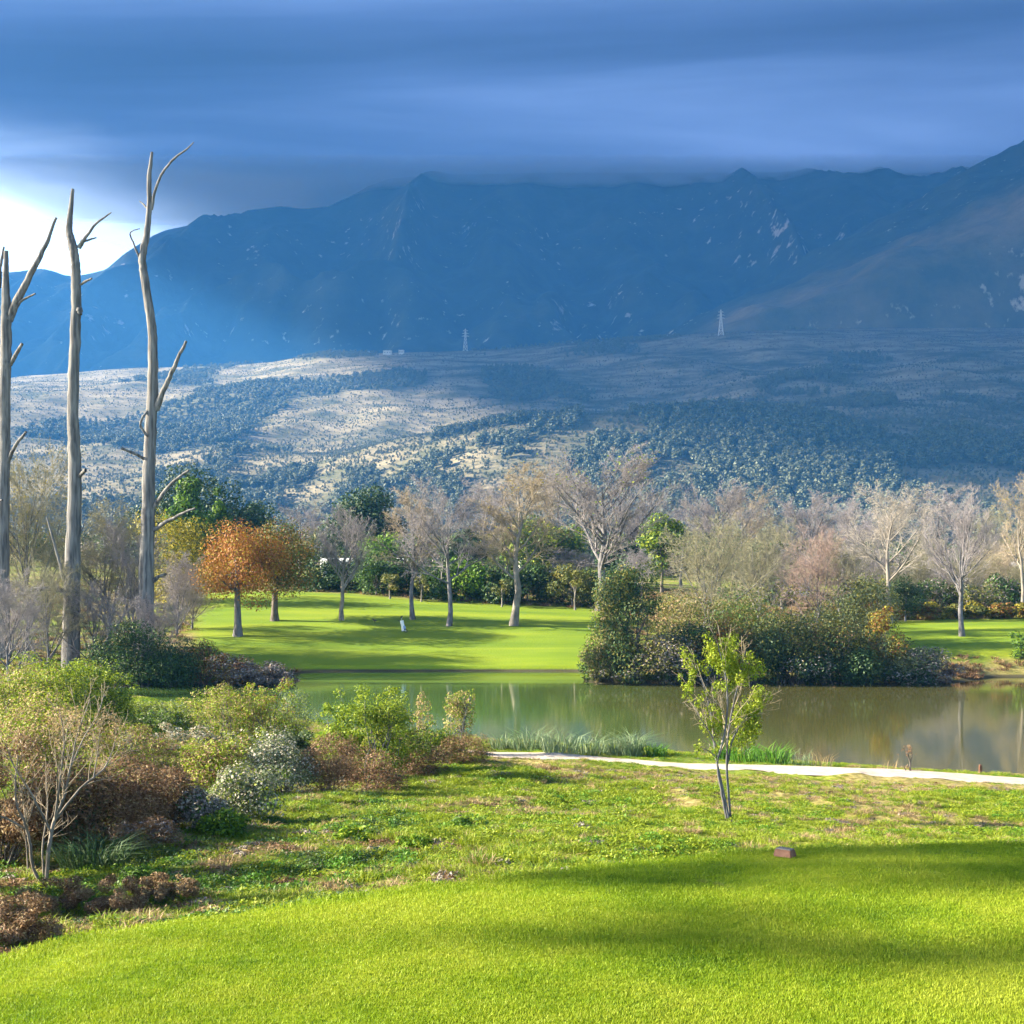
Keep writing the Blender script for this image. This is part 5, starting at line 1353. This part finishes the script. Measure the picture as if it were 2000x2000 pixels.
stem_tree('leggy_tree', 'leggy leafless small tree with white stems at the left of the bank', (88, 1722),
          [[(90, 1725, 0, 13), (96, 1650, 0, 12), (104, 1600, .05, 10), (122, 1560, .1, 8), (134, 1500, .1, 6), (142, 1440, .2, 4), (165, 1370, .3, 2)],
           [(104, 1605, .05, 8), (128, 1570, .2, 7), (150, 1540, .3, 6), (190, 1510, .4, 5), (205, 1470, .5, 3), (212, 1410, .6, 2)],
           [(78, 1724, 0, 10), (62, 1690, 0, 9), (58, 1640, 0, 9), (52, 1600, -.1, 8), (40, 1570, -.2, 6), (38, 1520, -.2, 5), (48, 1470, -.3, 3)],
           [(54, 1622, 0, 7), (25, 1595, -.2, 6), (0, 1580, -.4, 5), (-25, 1560, -.5, 4)],
           [(100, 1625, 0, 7), (84, 1575, -.2, 6), (66, 1530, -.3, 5), (48, 1498, -.4, 4), (30, 1440, -.5, 2)],
           [(104, 1610, .05, 7), (116, 1560, -.1, 6), (128, 1500, -.2, 5), (134, 1440, -.2, 4), (128, 1380, -.3, 2.5)],
           [(134, 1500, .1, 5), (150, 1450, .3, 4), (178, 1400, .4, 3), (186, 1360, .5, 2)],
           [(82, 1723, .1, 7), (74, 1660, .2, 6), (78, 1590, .4, 4), (70, 1520, .5, 3)],
           [(42, 1705, .3, 5), (34, 1640, .4, 4), (28, 1590, .5, 3)],
           [(170, 1525, .35, 4), (176, 1480, .4, 3), (180, 1440, .4, 2)]],
          [(60, 1400, -.3, 26), (110, 1390, -.2, 22), (150, 1400, .2, 24), (190, 1395, .4, 22), (30, 1430, -.4, 24), (130, 1430, 0, 20), (205, 1430, .5, 16)], 'pale_bark', 'tan', 1500, .045, 402, 'tree', 12, 'twig_tan')
stem_tree('dry_weed', 'dry brown seed weed standing on the path verge', (1775, 1510),
          [[(1778, 1512, 0, 6), (1778, 1490, 0, 5), (1772, 1472, 0, 4), (1768, 1458, 0, 2)], [(1778, 1490, 0, 4), (1782, 1475, .05, 3), (1780, 1462, .05, 2)], [(1770, 1512, 0, 4), (1768, 1502, 0, 3), (1764, 1496, 0, 2)]],
          [(1770, 1462, 0, 9), (1780, 1470, 0, 8), (1764, 1468, 0, 6), (1772, 1500, 0, 6)], 'dark_bark', 'brown', 160, .06, 403, 'weed', 2)

# ------------------------------------------------------------------ boxes for small built things
def box_part(name, size, loc, mat, parent, bev=0.0, rot=(0, 0, 0)):
    import bmesh
    bm = bmesh.new(); bmesh.ops.create_cube(bm, size=1.0)
    for v in bm.verts: v.co = Vector((v.co.x * size[0], v.co.y * size[1], v.co.z * size[2]))
    if bev: bmesh.ops.bevel(bm, geom=list(bm.edges), offset=bev, segments=2, affect='EDGES')
    me = bpy.data.meshes.new(name); bm.to_mesh(me); bm.free()
    o = obj(name, me, mat, parent); o.location = loc; o.rotation_euler = rot
    return o
wood_red = simple_mat('marker_wood', (.10, .045, .028), .7, .3, 9, (.17, .08, .05), .3)
cap_grey = simple_mat('marker_cap', (.09, .088, .09), .6, .3, 14, (.14, .135, .135), .2)
# tee marker block
y_ = (CZ - TZ) * F / (1660 - HOR); x_ = y_ * (1533 - 1000) / F
zt_ = float(tee_z(np.array([x_]), np.array([y_]))[0])
o = empty('tee_marker', (x_, y_, zt_ + .015), 'small reddish brown wooden tee marker block with grey top on the tee', 'tee marker', rz=radians(-38))
import bmesh
def marker_body():
    bm = bmesh.new()
    a, b_, h = .075, .05, .055
    lo = [bm.verts.new(p) for p in ((-a, -b_, 0), (a, -b_, 0), (a, b_, 0), (-a, b_, 0))]
    hi = [bm.verts.new(p) for p in ((-a * .86, -b_ * .8, h), (a * .86, -b_ * .8, h), (a * .86, b_ * .8, h), (-a * .86, b_ * .8, h))]
    bm.faces.new(lo[::-1]); bm.faces.new(hi)
    for i in range(4): bm.faces.new((lo[i], lo[(i + 1) % 4], hi[(i + 1) % 4], hi[i]))
    bmesh.ops.bevel(bm, geom=list(bm.edges), offset=.006, segments=2, affect='EDGES')
    me = bpy.data.meshes.new('body'); bm.to_mesh(me); bm.free(); return me
obj('body', marker_body(), wood_red, o)
box_part('cap', (.122, .072, .008), (0, 0, .0575), cap_grey, o, .003)
# stake on the far verge of the path
b = G(1915, 1512)
o = empty('stake', b - np.array([0, 0, .1]), 'short red brown wooden stake by the path and water', 'stake')
box_part('post', (.10, .10, .42), (0, 0, .20), wood_red, o, .012)
box_part('cap', (.085, .085, .03), (0, 0, .424), wood_red, o, .01)
# golf bag on a trolley
b = G(786, 1236, 96)
white_c = simple_mat('bag_white', (.62, .64, .68), .5, .4, 4, (.70, .71, .74))
blue_c = simple_mat('bag_blue', (.16, .24, .42), .5, .4, 4, (.24, .33, .52))
black_c = simple_mat('trolley_black', (.02, .022, .022), .5, .4, 4, (.035, .035, .035))
steel = simple_mat('club_steel', (.45, .45, .46), .3, .5, 4, (.55, .55, .56), metal=.8)
o = empty('golf_trolley', b, 'pale blue and white golf bag on a black trolley on the fairway', 'golf bag', rz=radians(20))
def tube_part(name, pts, rad, mat, parent, sides=10):
    P = np.array(pts, float)[None]; R = np.array(rad, float)[None]
    V, Q = tubes(P, R, sides); k = P.shape[1]
    cap = [list(range(sides))[::-1], [(k - 1) * sides + i for i in range(sides)]]
    me = bpy.data.meshes.new(name); me.from_pydata(V.tolist(), [], Q.tolist() + cap); me.update()
    return obj(name, me, mat, parent)
bagp = tube_part('bag', [(.10, 0, .12), (.07, 0, .35), (.0, 0, .68), (-.06, 0, .95)], [.14, .15, .14, .15], white_c, o)
tube_part('pocket', [(.18, -.06, .18), (.14, -.08, .36), (.08, -.08, .55)], [.10, .12, .09], blue_c, bagp)
for i, (dx, dy, h) in enumerate([(-.10, .03, 1.22), (-.03, -.04, 1.28), (-.13, -.05, 1.16), (-.05, .06, 1.2)]):
    c = tube_part('club', [(-.05, 0, .9), (dx, dy, h)], [.008, .008], steel, o, 6)
    tube_part('club_head', [(dx - .05, dy, h), (dx, dy, h + .03), (dx + .05, dy, h + .02)], [.03, .05, .03], black_c, c, 8)
for sy in (-.24, .24):
    an = np.linspace(0, 2 * pi, 15)
    wv = [(.20 + .14 * cos(t), sy, .15 + .14 * sin(t)) for t in an]
    w_ = tube_part('wheel', wv, [.018] * 15, black_c, o, 6)
    tube_part('hub', [(.20, sy - .02, .15), (.20, sy + .02, .15)], [.05, .05], steel, w_, 8)
tube_part('handle', [(.16, 0, .2), (.0, .17, .6), (-.22, .17, .92), (-.36, .12, 1.0)], [.018] * 4, black_c, o, 6)
tube_part('axle', [(.20, -.24, .15), (.20, .24, .15)], [.012, .012], steel, o, 6)
# crow on the fairway
b = G(732, 1217, 96)
o = empty('crow', b, 'black bird standing on the fairway left of the golf bag', 'bird', rz=radians(160))
V, Q = tubes(np.array([[(-.26, 0, .16), (-.16, 0, .18), (-.04, 0, .20), (.08, 0, .25), (.14, 0, .31), (.18, 0, .34), (.22, 0, .335), (.27, 0, .32)]]), np.array([[.015, .03, .08, .085, .055, .045, .025, .006]]), 10)
obj('body', mesh('body', V, [Q], smooth=True), black_c, o)
for sy in (-.03, .03): tube_part('leg', [(0, sy, .15), (.0, sy, .0)], [.010, .008], black_c, o, 5)

# ------------------------------------------------------------------ houses behind the park
wall_w = simple_mat('house_wall', (.36, .36, .35), .8, .2, 3, (.45, .45, .44))
roof_g = simple_mat('house_roof', (.20, .21, .24), .7, .3, 3, (.30, .31, .34))
roof_w = simple_mat('white_roof', (.28, .31, .35), .6, .3, 3, (.38, .40, .43))
glass = simple_mat('window_glass', (.03, .04, .05), .1, .5)
def house(px, d, w, h, dep, roofh, label, roof, rz=0.0, nwin=3):
    b = GD(px, d)
    o = empty('house', b - np.array([0, 0, .2]), label, 'house', None, rz)
    box_part('wall', (w, dep, h + .2), (0, 0, (h + .2) / 2), wall_w, o)
    e = .3
    V = np.array([(-w / 2 - e, -dep / 2 - e, 0), (w / 2 + e, -dep / 2 - e, 0), (w / 2 + e, dep / 2 + e, 0), (-w / 2 - e, dep / 2 + e, 0), (-w / 2 - e, 0, roofh), (w / 2 + e, 0, roofh)])
    rf = obj('roof', mesh('roof', V, [np.array([(0, 1, 5, 4), (2, 3, 4, 5), (0, 3, 2, 1)]), np.array([(0, 4, 3), (1, 2, 5)])]), roof, o); rf.location = (0, 0, h + .22)
    for i in range(nwin):
        xw = -w / 2 + w * (i + .5) / nwin
        f_ = box_part('window', (1.3, .08, 1.1), (xw, -dep / 2 - .03, h * .55), wall_w, o)
        box_part('pane', (1.1, .03, .9), (0, -.04, 0), glass, f_)
    return o
house(695, 190, 9.0, 1.9, 5, .8, 'long low white building behind the slim twin stem tree', roof_w, 0.05, 4)
house(800, 186, 3.2, 2.0, 4, .9, 'small white gabled hut behind the tall straight trunk', roof_w, 0.4, 1)
house(1050, 235, 6.0, 3.2, 6, 1.6, 'white house far behind the pale trunk tree', roof_g, .2, 2)
house(1212, 200, 4.6, 2.2, 5, 1.2, 'white walled house with grey roof behind the fan crowned tree', roof_g, -.25, 3)
house(1545, 172, 3.6, 2.6, 4, 1.0, 'small pale house seen between willow and pinkish tree', roof_g, .1, 1)
house(1897, 195, 3.2, 1.7, 4, .6, 'white roofed house behind the lone upright tree', roof_w, .15, 3)
house(1990, 215, 5.0, 3.0, 6, 1.5, 'pale house behind the yellow leaved tree', roof_g, -.1, 2)
# street lamps
lampm = simple_mat('lamp_steel', (.42, .44, .46), .4, .5, 4, (.5, .51, .52), metal=.3)
for px, d, top, lab in [(708, 200, 1028, 'grey street lamp in front of the dark evergreen'), (1083, 198, 1044, 'grey street lamp in front of the wide green tree'), (627, 205, 1062, 'pale street lamp behind the olive autumn tree')]:
    b = GD(px, d); H = CZ + d * (HOR - top) / F - b[2]
    o = empty('street_lamp', b, lab, 'street lamp', 'street lamps behind the park')
    tube_part('pole', [(0, 0, -.1), (0, 0, H * .5), (0, 0, H * .93), (.25, 0, H * .99), (.8, 0, H)], [.11, .09, .07, .06, .05], lampm, o, 8)
    box_part('lamp_head', (.7, .28, .14), (1.05, 0, H), lampm, o, .03)

# ------------------------------------------------------------------ pylons and ridge buildings
def pylon(px, d, H, label):
    x = d * (px - 1000) / F
    z = float(hill_z(np.array([x]), np.array([float(d)]))[0])
    o = empty('pylon', (x, d, z - 1), label, 'pylon', 'power pylons on the hill')
    segs = []
    lv = [0, .2, .38, .53, .66, .78, .88, 1.0]; wd = [4.6, 3.6, 2.8, 2.2, 1.6, 1.3, 1.0, .25]
    c = [np.array([[sx * w, sy * w, l * H] for sx, sy in ((-1, -1), (1, -1), (1, 1), (-1, 1))]) for l, w in zip(lv, wd)]
    for i in range(len(lv) - 1):
        for k in range(4):
            segs += [(c[i][k], c[i + 1][k]), (c[i][k], c[i + 1][(k + 1) % 4]), (c[i][(k + 1) % 4], c[i + 1][k]), (c[i + 1][k], c[i + 1][(k + 1) % 4])]
    P = np.array(segs); V, Q = tubes(P, np.full(P.shape[:2], .30), 4)
    obj('tower', mesh('tower', V, [Q]), lampm, o)
    for l, a in ((.66, 7.5), (.78, 6.5), (.9, 5)):
        sg = []
        for s_ in (-1, 1):
            tip = np.array([s_ * a, 0, l * H])
            for sy in (-1, 1): sg += [(np.array([s_ * 1.4, sy * 1.2, l * H]), tip), (np.array([s_ * 1.2, sy * 1, l * H + H * .05]), tip)]
        P = np.array(sg); V, Q = tubes(P, np.full(P.shape[:2], .24), 4)
        obj('arm', mesh('arm', V, [Q]), lampm, o)
pylon(909, 2590, 44, 'steel lattice pylon standing on the crest of the hill')
pylon(1408, 2430, 48, 'steel lattice pylon below the crest on the shaded hillside')
pylon(1114, 2720, 38, 'distant pylon half hidden behind the crest')
for px, w, lab in [(757, 16, 'long white building on the hill crest beside dark trees'), (784, 10, 'small white building at the end of the long one on the crest')]:
    d = 2560; x = d * (px - 1000) / F
    z = float(hill_z(np.array([x]), np.array([float(d)]))[0])
    o = empty('ridge_house', (x, d, z - 2), lab, 'building')
    box_part('wall', (w, 10, 8), (0, 0, 4), wall_w, o)
    rf = box_part('roof', (w + 1, 11, 1.2), (0, 0, 8.65), roof_w, o, .3)
    for i in range(3): box_part('window', (1.6, .2, 1.6), (-w * .3 + w * .3 * i, -5.05, 5), glass, o)

# ------------------------------------------------------------------ tall slender trees well to the left, outside the picture, whose shade crosses the tee
TSUN = tan(radians(SUN_EL))
for i, (sx0, sx1, sy, dist, w, lab) in enumerate([(.1, 8.0, 9.75, 52, .75, 'tall slender tree on the ground far left of the tee'), (.4, 8.0, 7.75, 58, .8, 'second tall slender tree far left of the tee'),
                                            (1.5, 9.0, 10.5, 48, 1.0, 'third tall slender tree far left of the tee'), (2.6, 9.0, 9.2, 62, .9, 'fourth tall slender tree furthest left of the tee')]):
    # crown heights chosen so that its shade falls between sx0 and sx1 on the tee
    x, y = -dist, sy + dist * SH[1] / abs(SH[0])
    b = np.array([x, y, float(ground_z(np.array([x]), np.array([y]))[0])])
    rg = np.random.default_rng(900 + i)
    o = empty('shade_tree', b, lab, 'tree', 'trees far left of the tee')
    lo, hi = (sx0 + dist) * TSUN + TZ - b[2], (sx1 + dist) * TSUN + TZ - b[2]
    m_ = 24
    t = rg.random(m_)
    cen = np.stack([rg.normal(0, w * .3, m_), rg.normal(0, w * .34, m_), lo + (hi - lo) * t], -1)
    V, fc, ti = foliage_mesh(cen, np.full(m_, w * .28) * rg.uniform(.6, 1.3, m_), 2600, .16, rg)
    obj('crown', mesh('crown', V, fc, {'tint': ti}), L['mid'], o)
    P = np.zeros((1, 6, 3)); P[0, :, 2] = np.linspace(-.1, hi * .97, 6); V, Q = tubes(P, np.array([[.12, .10, .09, .07, .05, .02]]), 8)
    obj('trunk', mesh('trunk', V, [Q], smooth=True), M['grey_bark'], o)
